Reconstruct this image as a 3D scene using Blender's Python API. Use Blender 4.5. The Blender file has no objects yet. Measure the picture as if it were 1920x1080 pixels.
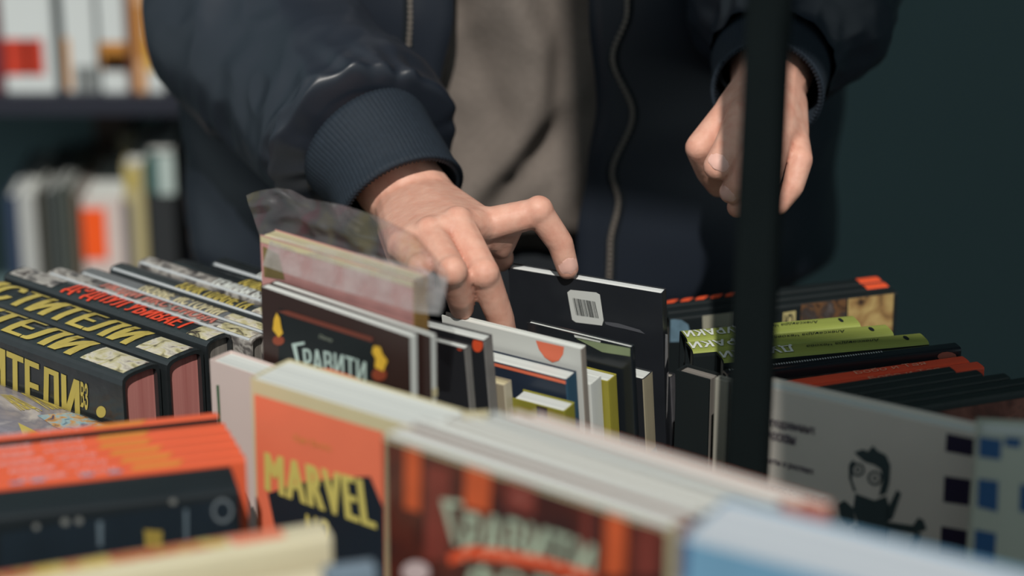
import bpy, bmesh, math, random
from mathutils import Vector, Matrix, noise
import numpy as np
random.seed(7)
sc = bpy.context.scene
COL = sc.collection
R = math.radians

# ------------------------------------------------------------------ camera, world, sun, exposure
TILT, ZC, FPX = R(21.0), 1.5, 4533.3
cam_d = bpy.data.cameras.new('camera'); cam = bpy.data.objects.new('camera', cam_d); COL.objects.link(cam)
cam.location = (0, 0, ZC); cam.rotation_euler = (R(90) - TILT, 0, 0)
cam_d.sensor_width = 36.0; cam_d.lens = 85.0; cam_d.clip_start = .05
cam_d.dof.use_dof = True; cam_d.dof.focus_distance = 1.405; cam_d.dof.aperture_fstop = 2.8
sc.camera = cam
w = bpy.data.worlds.new('open_sky'); sc.world = w; w.use_nodes = True
w.node_tree.nodes['Background'].inputs[0].default_value = (.80, .96, 1.0, 1)
w.node_tree.nodes['Background'].inputs[1].default_value = .42
SUN_TO = Vector((-.03, -.66, .76)).normalized()
sd = bpy.data.lights.new('sun', 'SUN'); sun = bpy.data.objects.new('sun', sd); COL.objects.link(sun)
sd.energy = 3.4; sd.angle = R(.6); sd.color = (1.0, .95, .88)
sun.rotation_euler = SUN_TO.to_track_quat('Z', 'Y').to_euler(); sun.location = (-1, -2, 4)
sc.view_settings.view_transform = 'Standard'; sc.view_settings.look = 'None'
sc.view_settings.exposure = 0.0; sc.view_settings.gamma = 1.0; sc.view_settings.use_curve_mapping = False

# ------------------------------------------------------------------ calibration helpers (photo pixel -> place)
CF = Vector((0, math.cos(TILT), -math.sin(TILT))); CU = Vector((0, math.sin(TILT), math.cos(TILT)))
CC = Vector((0, 0, ZC))
def ray(u, v): return Vector((1, 0, 0)) * ((u - 960) / FPX) + CF - CU * ((v - 540) / FPX)
def D(u, v, t): return CC + ray(u, v) * t                       # at depth t
def Pz(u, v, z):                                                # on the level z
    d = ray(u, v); return CC + d * ((z - ZC) / d.z)
def proj(p):
    q = p - CC; t = q.dot(CF); return 960 + FPX * q.x / t, 540 - FPX * q.dot(CU) / t

# ------------------------------------------------------------------ materials
def lin(c): return tuple(((x / 255) / 12.92 if x / 255 <= .04045 else ((x / 255 + .055) / 1.055) ** 2.4) for x in c)
MATS = {}
def mat(name, rgb, rough=.5, spec=.4, var=.12, scale=40, bump=0, **kw):
    if name in MATS: return MATS[name]
    m = bpy.data.materials.new(name); m.use_nodes = True; nt = m.node_tree; b = nt.nodes['Principled BSDF']
    c = lin(rgb)
    b.inputs['Roughness'].default_value = rough; b.inputs['Specular IOR Level'].default_value = spec
    for k, v in kw.items(): b.inputs[k].default_value = v
    tc = nt.nodes.new('ShaderNodeTexCoord'); nz = nt.nodes.new('ShaderNodeTexNoise')
    nz.inputs['Scale'].default_value = scale; nz.inputs['Detail'].default_value = 4
    nt.links.new(tc.outputs['Object'], nz.inputs['Vector'])
    mx = nt.nodes.new('ShaderNodeMix'); mx.data_type = 'RGBA'
    mx.inputs[6].default_value = (*[x * (1 - var) for x in c], 1); mx.inputs[7].default_value = (*[min(1, x * (1 + var)) for x in c], 1)
    nt.links.new(nz.outputs['Fac'], mx.inputs[0]); nt.links.new(mx.outputs[2], b.inputs['Base Color'])
    if bump:
        bp = nt.nodes.new('ShaderNodeBump'); bp.inputs['Strength'].default_value = bump; bp.inputs['Distance'].default_value = .001
        nt.links.new(nz.outputs['Fac'], bp.inputs['Height']); nt.links.new(bp.outputs[0], b.inputs['Normal'])
    MATS[name] = m; return m
def striped(name, ca, cb, sy=420.0, rough=.8, axis=1):
    """leaves of a page block: fine lines across the thickness"""
    if name in MATS: return MATS[name]
    m = bpy.data.materials.new(name); m.use_nodes = True; nt = m.node_tree; b = nt.nodes['Principled BSDF']
    b.inputs['Roughness'].default_value = rough; b.inputs['Specular IOR Level'].default_value = .15
    tc = nt.nodes.new('ShaderNodeTexCoord'); mp = nt.nodes.new('ShaderNodeMapping'); nz = nt.nodes.new('ShaderNodeTexNoise')
    s = [3, 3, 3]; s[axis] = sy; mp.inputs['Scale'].default_value = s
    nz.inputs['Scale'].default_value = 1; nz.inputs['Detail'].default_value = 3
    rp = nt.nodes.new('ShaderNodeValToRGB')
    rp.color_ramp.elements[0].position = .3; rp.color_ramp.elements[0].color = (*lin(ca), 1)
    rp.color_ramp.elements[1].position = .7; rp.color_ramp.elements[1].color = (*lin(cb), 1)
    nt.links.new(tc.outputs['Object'], mp.inputs[0]); nt.links.new(mp.outputs[0], nz.inputs['Vector'])
    nt.links.new(nz.outputs['Fac'], rp.inputs[0]); nt.links.new(rp.outputs[0], b.inputs['Base Color'])
    MATS[name] = m; return m
def blotch(name, cols, scale=60, rough=.3, stretch=(1, 1, 1)):
    """a busy printed picture: several inks in random patches"""
    if name in MATS: return MATS[name]
    m = bpy.data.materials.new(name); m.use_nodes = True; nt = m.node_tree; b = nt.nodes['Principled BSDF']
    b.inputs['Roughness'].default_value = rough; b.inputs['Specular IOR Level'].default_value = .45
    tc = nt.nodes.new('ShaderNodeTexCoord'); mp = nt.nodes.new('ShaderNodeMapping'); mp.inputs['Scale'].default_value = stretch
    nz = nt.nodes.new('ShaderNodeTexNoise'); nz.inputs['Scale'].default_value = scale; nz.inputs['Detail'].default_value = 5; nz.inputs['Distortion'].default_value = .8
    rp = nt.nodes.new('ShaderNodeValToRGB'); rp.color_ramp.interpolation = 'LINEAR'
    el = rp.color_ramp.elements
    while len(el) < len(cols): el.new(.5)
    for i, c in enumerate(cols):
        el[i].position = .3 + .4 * i / (len(cols) - 1); el[i].color = (*lin(c), 1)
    nt.links.new(tc.outputs['Object'], mp.inputs[0]); nt.links.new(mp.outputs[0], nz.inputs['Vector'])
    nt.links.new(nz.outputs['Fac'], rp.inputs[0]); nt.links.new(rp.outputs[0], b.inputs['Base Color'])
    MATS[name] = m; return m

BLK = (38, 44, 46)
m_black = mat('black_print', (25, 31, 33), .5, .3)
m_blackg = mat('black_gloss', (30, 35, 40), .22, .5)
m_white = mat('white_card', (205, 208, 204), .5, .3, .04)
m_cream = mat('cream_card', (196, 186, 150), .5, .3, .05)
m_orange = mat('orange_card', (228, 118, 88), .45, .35, .06)
m_orange2 = mat('bright_orange', (226, 88, 52), .4, .4, .06)
m_navy = mat('navy_print', (27, 36, 46), .45, .4)
m_yellow = mat('yellow_ink', (200, 188, 104), .45, .3, .06)
m_gold = mat('gold_ink', (182, 164, 84), .4, .4, .15)
m_brown = mat('dark_brown_print', (50, 34, 31), .4, .4, .25, 25)
m_green = mat('olive_green_card', (138, 148, 74), .5, .3, .06)
m_white_ink = mat('white_ink', (206, 210, 205), .5, .3, .03)
m_grey_ink = mat('dark_grey_ink', (62, 58, 66), .6, .2)
m_black_ink = mat('black_ink', (30, 36, 38), .6, .2)
m_pages = striped('white_pages', (186, 190, 188), (208, 212, 208))
m_pages_cream = striped('cream_pages', (160, 150, 120), (205, 195, 160))
m_pages_pink = striped('pink_pages', (168, 96, 92), (205, 142, 135), 160)
m_pages_dark = striped('grey_pages', (96, 92, 88), (150, 145, 138))

# ------------------------------------------------------------------ mesh helpers
def link(name, me, parent=None, m=None, smooth=False):
    o = bpy.data.objects.new(name, me); COL.objects.link(o)
    if m: me.materials.append(m)
    if parent: o.parent = parent
    if smooth:
        for p in me.polygons: p.use_smooth = True
    return o
def from_py(name, vs, fs, parent=None, m=None, smooth=False):
    me = bpy.data.meshes.new(name); me.from_pydata([tuple(v) for v in vs], [], fs); me.update()
    return link(name, me, parent, m, smooth)
def from_bm(name, bm, parent=None, m=None, smooth=False):
    me = bpy.data.meshes.new(name); bmesh.ops.recalc_face_normals(bm, faces=bm.faces); bm.to_mesh(me); bm.free()
    return link(name, me, parent, m, smooth)
def add_box(bm, x0, x1, y0, y1, z0, z1):
    v = [bm.verts.new(p) for p in ((x0,y0,z0),(x1,y0,z0),(x1,y1,z0),(x0,y1,z0),(x0,y0,z1),(x1,y0,z1),(x1,y1,z1),(x0,y1,z1))]
    for f in ((0,3,2,1),(4,5,6,7),(0,1,5,4),(1,2,6,5),(2,3,7,6),(3,0,4,7)): bm.faces.new([v[i] for i in f])
def tag(o, label, cat, group=None, kind=None):
    if label: o['label'] = label
    if cat: o['category'] = cat
    if group: o['group'] = group
    if kind: o['kind'] = kind
    return o

# ------------------------------------------------------------------ books
class Book: pass
def outline(Wd, Hh, bulge, n=9, off=0.0, sag=0.0):
    """U seen end on: (across, up) from the front foot over the spine to the back foot"""
    pts = [(off, 0)]
    for i in range(n + 1):
        a = math.pi * (1 - i / n); c, s = math.cos(a), math.sin(a)
        c = math.copysign(abs(c) ** .55, c); s = abs(s) ** .55
        pts.append((Wd / 2 + (Wd / 2 - off) * c, Hh - bulge - off + bulge * s))
    pts.append((Wd - off, 0)); return pts
def book(name, label, A, ang, L, T, spine='top', cover=None, pages=None, table=None, zb=None, lean=0.0, roll=0.0, board=.0013,
         over=.0015, bulge=None, group=None, cat='book', H=None, spine_mat=None):
    """A: world point of the top front left corner; x along the cover, y through the thickness, z up"""
    zb = TABLE if zb is None else zb
    if H is None: H = (A.z - zb) / math.cos(lean)
    rot = Matrix.Rotation(ang, 4, 'Z') @ Matrix.Rotation(roll, 4, 'Y') @ Matrix.Rotation(lean, 4, 'X')
    base = A - (rot @ Vector((0, 0, H)))
    root = bpy.data.objects.new(name, None); COL.objects.link(root); root.empty_display_size = .05
    root.location = base; root.rotation_euler = (lean, roll, ang)
    tag(root, label, cat, group)
    b = Book(); b.root, b.L, b.T, b.H, b.M = root, L, T, H, Matrix.Translation(base) @ rot
    b.bulge = (min(.35 * T, .006) if bulge is None else bulge) if spine == 'top' else 0.0
    b.spine = spine; b.rot = rot; b.A = A; b.ang = ang
    cover = cover or m_black; pages = pages or m_pages
    if spine == 'top':
        O = outline(T, H, b.bulge); I = outline(T, H, b.bulge, off=board)
        conv = lambda a, u, s: (s, a, u)
        ext0, ext1 = 0, L; p0, p1 = over, L - over
        Ip = [(a, max(u, .002)) for a, u in outline(T, H, b.bulge, off=board * 1.02)]
    else:
        bl = .0006
        O = outline(T, L, bl, n=5); I = outline(T, L, bl, n=5, off=board)
        Ip = [(a, max(u, over)) for a, u in outline(T, L, bl, n=5, off=board * 1.02)]
        conv = (lambda a, u, s: (u, a, s)) if spine == 'right' else (lambda a, u, s: (L - u, a, s))
        ext0, ext1 = 0, H; p0, p1 = over, H - over
    n = len(O); vs = []; fs = []
    for s in (ext0, ext1):
        vs += [conv(a, u, s) for a, u in O] + [conv(a, u, s) for a, u in I]
    for i in range(n - 1):
        fs += [(i, i+1, 2*n+i+1, 2*n+i), (n+i+1, n+i, 3*n+i, 3*n+i+1), (i+1, i, n+i, n+i+1), (2*n+i, 2*n+i+1, 3*n+i+1, 3*n+i)]
    fs += [(0, 2*n, 3*n, n), (n-1, 2*n-1, 4*n-1, 3*n-1)]
    bm = bmesh.new(); bv = [bm.verts.new(v) for v in vs]
    for f in fs: bm.faces.new([bv[i] for i in f])
    b.cover = from_bm('cover', bm, root, cover)
    if spine_mat:
        b.cover.data.materials.append(spine_mat)
        for p in b.cover.data.polygons:
            if (spine == 'top' and p.normal.z > .5) or (spine == 'right' and p.normal.x > .5) or (spine == 'left' and p.normal.x < -.5): p.material_index = 1
    k = len(Ip); bm = bmesh.new()
    lo = [bm.verts.new(conv(a, u, p0)) for a, u in Ip]; hi = [bm.verts.new(conv(a, u, p1)) for a, u in Ip]
    bm.faces.new(lo); bm.faces.new(hi)
    for i in range(k): bm.faces.new((lo[i], lo[(i+1) % k], hi[(i+1) % k], hi[i]))
    b.pages = from_bm('pages', bm, root, pages)
    return b
def top_z(b, y):
    if b.bulge <= 0: return b.H
    c = min(1, abs(y - b.T / 2) / (b.T / 2)); c = c ** (1 / .55); s = math.sqrt(max(0, 1 - c * c)) ** .55
    return b.H - b.bulge + b.bulge * s
def to_face(b, face, px):
    inv = b.M.inverted(); o = inv @ CC; d = inv.to_3x3() @ ray(*px)
    ax, val = {'front': (1, 0), 'top': (2, b.H), 'right': (0, b.L), 'left': (0, 0)}[face]
    p = o + d * ((val - o[ax]) / d[ax])
    return {'front': (p.x, p.z), 'top': (p.x, p.y), 'right': (p.y, p.z), 'left': (p.y, p.z)}[face]
def on_face(b, face, a, c, eps):
    if face == 'front': return (a, -eps, c)
    if face == 'top': return (a, c, top_z(b, c) + eps)
    if face == 'right': return (b.L + eps, a, c)
    return (-eps, a, c)
def inside(b, face, a, c):
    lim = {'front': (b.L, b.H), 'top': (b.L, b.T), 'right': (b.T, b.H), 'left': (b.T, b.H)}[face]
    return min(max(a, 0.0004), lim[0] - .0004), min(max(c, .0004), lim[1] - .0004)
JOINED = ('barcode', 'silver_dashes', 'doodle_print', 'pale_ring')
def decal(b, face, polys, m, name='cover_print', px=True, eps=.00025, sub=0):
    if len(polys) > 1 and name not in JOINED:
        return [decal(b, face, [q], m, name, px, eps) for q in polys]
    bm = bmesh.new()
    for poly in polys:
        vv = []
        for q in poly:
            a, c = to_face(b, face, q) if px else q
            a, c = inside(b, face, a, c); vv.append(bm.verts.new((a, c, 0)))
        bm.faces.new(vv)
    if face == 'top' and b.bulge > 0:
        bmesh.ops.triangulate(bm, faces=bm.faces); bmesh.ops.subdivide_edges(bm, edges=bm.edges, cuts=5, use_grid_fill=True)
    for v in bm.verts: v.co = Vector(on_face(b, face, v.co.x, v.co.y, eps))
    return from_bm(name, bm, b.root, m)
def text_mesh(s, bold=.02, spacing=1.0, shear=0.0):
    cu = bpy.data.curves.new('t', 'FONT'); cu.body = s; cu.size = 1; cu.offset = bold; cu.space_character = spacing; cu.resolution_u = 3; cu.shear = shear
    o = bpy.data.objects.new('t', cu); COL.objects.link(o)
    dg = bpy.context.evaluated_depsgraph_get(); dg.update()
    me = bpy.data.meshes.new_from_object(o.evaluated_get(dg)); bpy.data.objects.remove(o); bpy.data.curves.remove(cu)
    return me
def text(b, face, s, quad, m, px=True, bold=.02, name='title_lettering', eps=.0005, arc=0.0, shear=0.0, spacing=1.0):
    """fit a line of lettering into a quad TL TR BR BL on a face"""
    thick = max(0, bold - .012) if bold > .03 else 0; bold = 0 if thick else bold; spacing = spacing + 1.6 * thick
    me = text_mesh(s, bold, spacing, shear)
    lay = None
    if thick:
        bt = bmesh.new()
        lay = []
        for dx in (-1, -.33, .33, 1):
            n0 = len(bt.verts); bt.from_mesh(me); bt.verts.ensure_lookup_table()
            for v in bt.verts[n0:]: v.co.x += dx * thick; lay.append((dx + 1) * .00003)
        bt.to_mesh(me); bt.free()
    co = np.array([v.co[:2] for v in me.vertices])
    mn, mxx = co.min(0), co.max(0); uv = (co - mn) / (mxx - mn)
    q = [to_face(b, face, p) if px else p for p in quad]; q = [Vector(p) for p in q]
    bm = bmesh.new(); bm.from_mesh(me)
    for vi, (v, (s_, t_)) in enumerate(zip(bm.verts, uv)):
        t2 = t_ - arc * (2 * s_ - 1) ** 2
        p = (q[3] * (1 - s_) + q[2] * s_) * (1 - t2) + (q[0] * (1 - s_) + q[1] * s_) * t2
        v.co = Vector((*inside(b, face, p.x, p.y), lay[vi] if lay else 0))
    if face == 'top' and b.bulge > 0:
        bmesh.ops.subdivide_edges(bm, edges=[e for e in bm.edges if e.calc_length() > .002], cuts=2, use_grid_fill=True)
    for v in bm.verts: v.co = Vector(on_face(b, face, v.co.x, v.co.y, eps + v.co.z))
    bpy.data.meshes.remove(me)
    return from_bm(name, bm, b.root, m)
def dirv(ang): return Vector((math.cos(ang), math.sin(ang), 0))
def nrm(ang): return Vector((-math.sin(ang), math.cos(ang), 0))
def line_px(Apx, Bpx, z):
    a, b2 = Pz(*Apx, z), Pz(*Bpx, z); d = b2 - a
    return a, math.atan2(d.y, d.x), d.length
def slide_u(A, ang, u):
    """slide along the row direction until the point stands at photo column u"""
    d = dirv(ang); s = 0.0
    for _ in range(12):
        p = A + d * s; e = u - proj(p)[0]; g = (proj(p + d * .001)[0] - proj(p)[0]) / .001; s += e / g
    return A + d * s
def ellipse(cx, cy, rx, ry, n=20, a0=0, a1=360):
    return [(cx + rx * math.cos(R(a0 + (a1 - a0) * i / n)), cy + ry * math.sin(R(a0 + (a1 - a0) * i / n))) for i in range(n if a1 - a0 >= 360 else n + 1)]

# ------------------------------------------------------------------ the setting
TABLE = .80
m_wall = mat('dark_wall', (100, 122, 124), .9, .2, .12, 3)
m_floor = mat('dark_floor', (52, 54, 54), .8, .3, .2, 12)
bm = bmesh.new(); add_box(bm, -3, 3, -1.5, 3.2, -.05, 0)
tag(from_bm('floor', bm, None, m_floor), None, None, None, 'structure')
bm = bmesh.new(); add_box(bm, -3, 3, 3.1, 3.2, 0, 3)
tag(from_bm('wall_back', bm, None, m_wall), None, None, None, 'structure')
bm = bmesh.new(); add_box(bm, 1.4, 1.5, 1.2, 3.1, 0, 3)
tag(from_bm('wall_right', bm, None, m_wall), None, None, None, 'structure')

# trestle table that carries all the books
t = bpy.data.objects.new('stall_table', None); COL.objects.link(t)
tag(t, 'black covered stall table that carries the rows of books', 'table')
m_cloth = mat('black_cloth', (34, 40, 42), .85, .2, .2, 200, .2)
bm = bmesh.new(); add_box(bm, -.75, .75, .55, 1.47, TABLE - .03, TABLE)
from_bm('table_top', bm, t, m_cloth)
for x in (-.7, .7):
    for y in (.6, 1.42):
        bm = bmesh.new(); add_box(bm, x - .025, x + .025, y - .025, y + .025, 0, TABLE - .03); from_bm('leg', bm, t, m_cloth)

# two shade boards added unseen above the right half of the stall: they shade the white books and the right of the person
m_added_shade = mat('added_shade_cloth', (70, 76, 78), .9, .1)
def added_shade(label, x0, x1, y0, y1, z, px, pys, name='added_shade'):
    root = bpy.data.objects.new(name, None); COL.objects.link(root); root.location = (px, (y0 + y1) / 2, 0); tag(root, label, name, None, 'structure')
    bm = bmesh.new(); add_box(bm, x0 - px, x1 - px, y0 - (y0 + y1) / 2, y1 - (y0 + y1) / 2, z, z + .02); from_bm('board' if name == 'added_shade_strip' else 'added_shade_cloth', bm, root, m_added_shade)
    for y in pys:
        bm = bmesh.new(); add_box(bm, -.02, .02, y - (y0 + y1) / 2 - .02, y - (y0 + y1) / 2 + .02, 0, z); from_bm('post', bm, root, m_added_shade)
def shade_from(x, y, z, za): k = (za - z) / SUN_TO.z; return x + SUN_TO.x * k, y + SUN_TO.y * k
ax, ay = shade_from(.138, 1.316, .95, 2.3); added_shade('wide grey shade strip added unseen above the near right end of the stall', ax, ax + 1.7, ay - .27, ay, 2.3, ax + 1.66, (ay - .13,), 'added_shade_strip')
bx_, by_ = shade_from(.036, 1.464, 1.05, 2.36); added_shade('grey shade panel added unseen above the far right end of the stall', bx_, bx_ + 1.25, by_, 3.05, 2.36, bx_ + 1.2, (1.0, 3.0))

# ------------------------------------------------------------------ pole of the stall
m_pole = mat('black_paint', (17, 23, 24), .8, .06, .1)
root = bpy.data.objects.new('stall_pole', None); COL.objects.link(root)
tag(root, 'black square metal pole rising in front of the hanging hand', 'pole')
foot = D(1402, 880, 1.225); rt = ray(1441, 60); top = D(1441, 60, foot.y / rt.y)
ax_ = (top - foot).normalized(); p0 = foot + ax_ * ((TABLE - foot.z) / ax_.z)
root.location = p0; root.rotation_euler = Vector((0, 0, 1)).rotation_difference(ax_).to_euler()
bm = bmesh.new(); add_box(bm, -.0098, .0098, -.0098, .0098, .004, 1.3)
bmesh.ops.bevel(bm, geom=[e for e in bm.edges if abs(e.verts[0].co.z - e.verts[1].co.z) > .5], offset=.002, segments=3, affect='EDGES')
o = from_bm('pole_tube', bm, root, m_pole); o.rotation_euler = (0, 0, R(-16))
bm = bmesh.new(); add_box(bm, -.03, .03, -.03, .03, 0, .004); from_bm('foot_plate', bm, root, m_pole)

# ------------------------------------------------------------------ centre row: books standing, covers turned to the left
RA = R(-33)
# fallen-in-line thin comics at the front, white page tops
Ag, ang_g, Lg = line_px((720, 815), (1255, 990), 1.05)
art_g = blotch('comic_cover_brown', [(52, 30, 28), (84, 38, 30), (60, 32, 30), (38, 34, 36)], 30)
GR = 'dark brown comics in the front row'
glabels = ['dark brown comic with pale green lettering, foremost of the front row', 'comic directly behind the foremost brown comic',
           'third comic from the front in the row of white page tops', 'fourth comic from the front in the row of white page tops',
           'fifth comic from the front in the row of white page tops', 'sixth comic from the front in the row of white page tops',
           'third comic from the back in the row of white page tops', 'comic next to last in the row of white page tops',
           'orange-edged comic at the back of the row of white page tops']
gcol = [m_brown, mat('g1', (150, 96, 86), .4), mat('g2', (120, 100, 92), .4), mat('g3', (190, 186, 176), .4), mat('g4', (150, 140, 132), .4),
        mat('g5', (150, 146, 138), .4), mat('g6', (150, 152, 152), .4), mat('g7', (190, 120, 96), .4), mat('g8', (186, 112, 92), .4)]
off = 0.0
for i in range(9):
    T = [.0075, .006, .006, .0065, .006, .0055, .006, .0055, .005][i]
    a = Ag + nrm(ang_g) * off + dirv(ang_g) * ([0, .003, .008, .013, .017, .022, .029, .036, .044][i] - (.004 if i else 0))
    a.z += [0, -.001, .001, 0, .0012, -.0005, .001, .0014, .0005][i]
    b = book('comic_book', glabels[i], a, ang_g + R([0, .05, -.05, .05, 0, -.05, .05, 0, .05][i]), Lg + [0, .002, 0, .002, 0, .003, 0, .001, .002][i], T, 'right',
             art_g if i == 0 else gcol[i], striped('row_pages', (196, 200, 198), (216, 220, 216)), board=.0004, over=.0004, group=GR, cat='comic', spine_mat=None if i else m_cream)
    off += T + .0008
    if i == 0:
        decal(b, 'front', [[(720, 815), (1255, 990), (1255, 998), (720, 822)]], m_cream, 'cover_edge')
        decal(b, 'front', [[(760, 838), (790, 846), (788, 960), (758, 952)], [(874, 872), (922, 888), (918, 962), (870, 950)],
                           [(1136, 960), (1176, 974), (1172, 1080), (1132, 1080)]], mat('orange_print', (190, 84, 46), .4, .4, .35, 60), 'tree_print')
        decal(b, 'front', [[(950, 896), (1006, 914), (1002, 968), (946, 955)], [(1095, 945), (1112, 951), (1108, 1070), (1090, 1070)],
                           [(800, 870), (845, 880), (842, 1050), (796, 1050)], [(1195, 978), (1240, 990), (1236, 1080), (1190, 1080)]], mat('red_brown_print', (112, 50, 42), .4, .4, .35, 60), 'tree_print')
        decal(b, 'front', [ellipse(975, 935, 22, 12)], mat('pale_red_print', (196, 110, 98), .4), 'studio_mark')
        mg = mat('pale_green_ink', (168, 182, 160), .4, .3, .12, 90)
        text(b, 'front', 'Г', [(828, 935), (868, 940), (878, 1022), (852, 1020)], mg, bold=.05)
        text(b, 'front', 'РАВИТИ', [(872, 948), (1118, 1016), (1112, 1082), (868, 1040)], mg, bold=.05, arc=.12)
        decal(b, 'front', [[(843, 1040), (880, 1024), (940, 1030), (1020, 1045), (1118, 1075), (1116, 1092), (1020, 1064), (940, 1050), (880, 1044), (845, 1058)]], m_orange2, 'title_band', eps=.0008)
        text(b, 'front', 'ФОЛЗ', [(880, 1056), (1090, 1090), (1088, 1140), (876, 1110)], mg, bold=.05)
        decal(b, 'front', [ellipse(780, 1072, 26, 20)], mat('pale_spot', (196, 176, 176), .5), 'round_print')

# cream, orange and navy paperback with yellow lettering
Am, ang_m, Lm = line_px((468, 708), (765, 797), 1.01)
bM = book('paperback_book', 'thick cream paperback with orange panel and large yellow MARVEL lettering', Am, ang_m, Lm + .012, .031, 'left', m_cream, m_pages, board=.0006, over=.0012)
decal(bM, 'front', [[(477, 738), (719, 810), (721, 1090), (488, 1090)]], m_orange, 'orange_panel')
decal(bM, 'front', [[(503, 925), (560, 905), (640, 895), (695, 893), (719, 950), (722, 1200), (560, 1200)]], m_navy, 'navy_panel', eps=.0004)
text(bM, 'front', 'MARVEL', [(497, 846), (696, 902), (708, 992), (498, 918)], m_yellow, bold=.08, eps=.0007, spacing=1.07)
text(bM, 'front', 'NO', [(575, 962), (622, 976), (620, 1024), (573, 1010)], m_yellow, bold=.05, eps=.0007)
text(bM, 'front', 'Как было', [(552, 812), (622, 834), (622, 846), (552, 826)], mat('faint_gold', (206, 140, 76), .5), bold=.01, eps=.0006, name='small_lettering')
# its curled corner flap
vs = []
for i in range(11):
    s_ = i / 10; x = bM.L - .006 + .017 * s_; y = bM.T - .0006 + .010 * max(0, s_ - .35) ** 1.5
    for z_ in (bM.H - .030, bM.H - .001 + .002 * s_): vs += [(x, y, z_), (x, y + .0007, z_)]
fs = []
for i in range(10):
    o_ = 4 * i
    for a_, b_ in ((0, 1), (1, 3), (3, 2), (2, 0)): fs.append((o_ + a_, o_ + b_, o_ + 4 + b_, o_ + 4 + a_))
fs += [(0, 1, 3, 2), (40, 42, 43, 41)]
from_py('curled_corner', vs, fs, bM.root, m_cream)

# pale book behind it
a, an, L = line_px((392, 674), (470, 700), .989)
bW = book('paperback_book', 'blank pinkish white book standing left behind the cream paperback', a, an, .085, .017, 'left', mat('pinkish_white', (205, 186, 180), .55, .25, .04), m_pages, board=.0008)
decal(bW, 'front', [[(406, 722), (411, 722), (415, 800), (411, 800)]], mat('green_ink', (56, 92, 62), .5), 'green_stripe')

# two dark brown comics
def gravity_cover(b):
    decal(b, 'front', [[(524, 578), (700, 634), (698, 760), (522, 745)]], m_black, 'dark_panel')
    decal(b, 'front', [[(522, 583), (540, 582), (700, 633), (699, 641), (540, 591)]], mat('rust_print', (112, 58, 46), .4), 'panel_frame', eps=.0004)
    my = mat('flame_yellow', (220, 176, 60), .4, .3, .2, 120); mo = mat('flame_orange', (140, 66, 44), .4)
    decal(b, 'front', [ellipse(523, 638, 11, 9), ellipse(712, 702, 14, 12)], mo, 'lamp_print', eps=.0004)
    decal(b, 'front', [[(520, 586), (526, 596), (529, 615), (532, 624), (524, 632), (513, 618), (515, 598)],
                       [(702, 648), (714, 650), (719, 664), (728, 676), (720, 696), (704, 688), (706, 672), (699, 660)]], my, 'flame_print', eps=.0006)
    mg = mat('pale_teal_ink', (176, 196, 190), .4, .3, .12, 90)
    text(b, 'front', 'Г', [(548, 644), (572, 640), (576, 688), (560, 692)], mg, bold=.05)
    text(b, 'front', 'РАВИТИ', [(568, 648), (688, 674), (688, 716), (572, 690)], mg, bold=.05, arc=.12)
    decal(b, 'front', [[(594, 688), (620, 690), (660, 703), (689, 716), (689, 724), (655, 714), (620, 702), (596, 698)]], m_orange2, 'title_band', eps=.0008)
    text(b, 'front', 'Disney', [(600, 626), (626, 634), (625, 643), (599, 635)], mat('grey_green_ink', (130, 138, 124), .5), bold=.01, eps=.0006, name='small_lettering', shear=.2)
a, an, L = line_px((487, 537), (757, 628), 1.03)
bG1 = book('comic_book', 'dark brown comic with pale lettering and yellow flames below the plastic sleeve', a, an, L + .004, .0065, 'left', m_brown, m_pages, board=.0005, over=.0004, cat='comic')
gravity_cover(bG1)
a = a + nrm(an) * .0085; a = slide_u(a, an, 506); a.z -= .0005
bG2 = book('comic_book', 'second dark brown comic just behind the one with yellow flames', a, an, .119, .005, 'left', m_brown, m_pages, board=.0005, over=.0004, cat='comic')
decal(bG2, 'right', [[(.0005, bG2.H - .035), (.0045, bG2.H - .035), (.0045, bG2.H - .03), (.0005, bG2.H - .03)]], m_cream, 'spine_mark', px=False)

# comic in a clear plastic sleeve
a, an, L = line_px((487, 478), (775, 566), 1.05)
nC = (a + dirv(an) * .05).dot(nrm(an)); n0 = bG2.A.dot(nrm(an)) + .0075
if nC < n0: a = a + nrm(an) * (n0 - nC)
a = slide_u(a, an, 488); a.z = 1.052
bC = book('comic_book', 'pink edged comic inside a crumpled clear plastic sleeve', a, an, .112, .012, 'right', mat('pink_print', (186, 136, 132), .4, .3, .15, 40), m_pages_cream, board=.0006, over=.0006,
          cat='comic', spine_mat=mat('tan_spine', (150, 116, 66), .45, .4, .3, 60))
decal(bC, 'front', [[(0, bC.H), (bC.L, bC.H), (bC.L, bC.H - .004), (0, bC.H - .004)]], m_cream, 'cover_edge', px=False)
decal(bC, 'front', [[(.002, bC.H - .006), (.014, bC.H - .008), (.018, bC.H - .022), (.002, bC.H - .024)]], mat('olive_print', (120, 104, 62), .4), 'corner_print', px=False)
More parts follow.
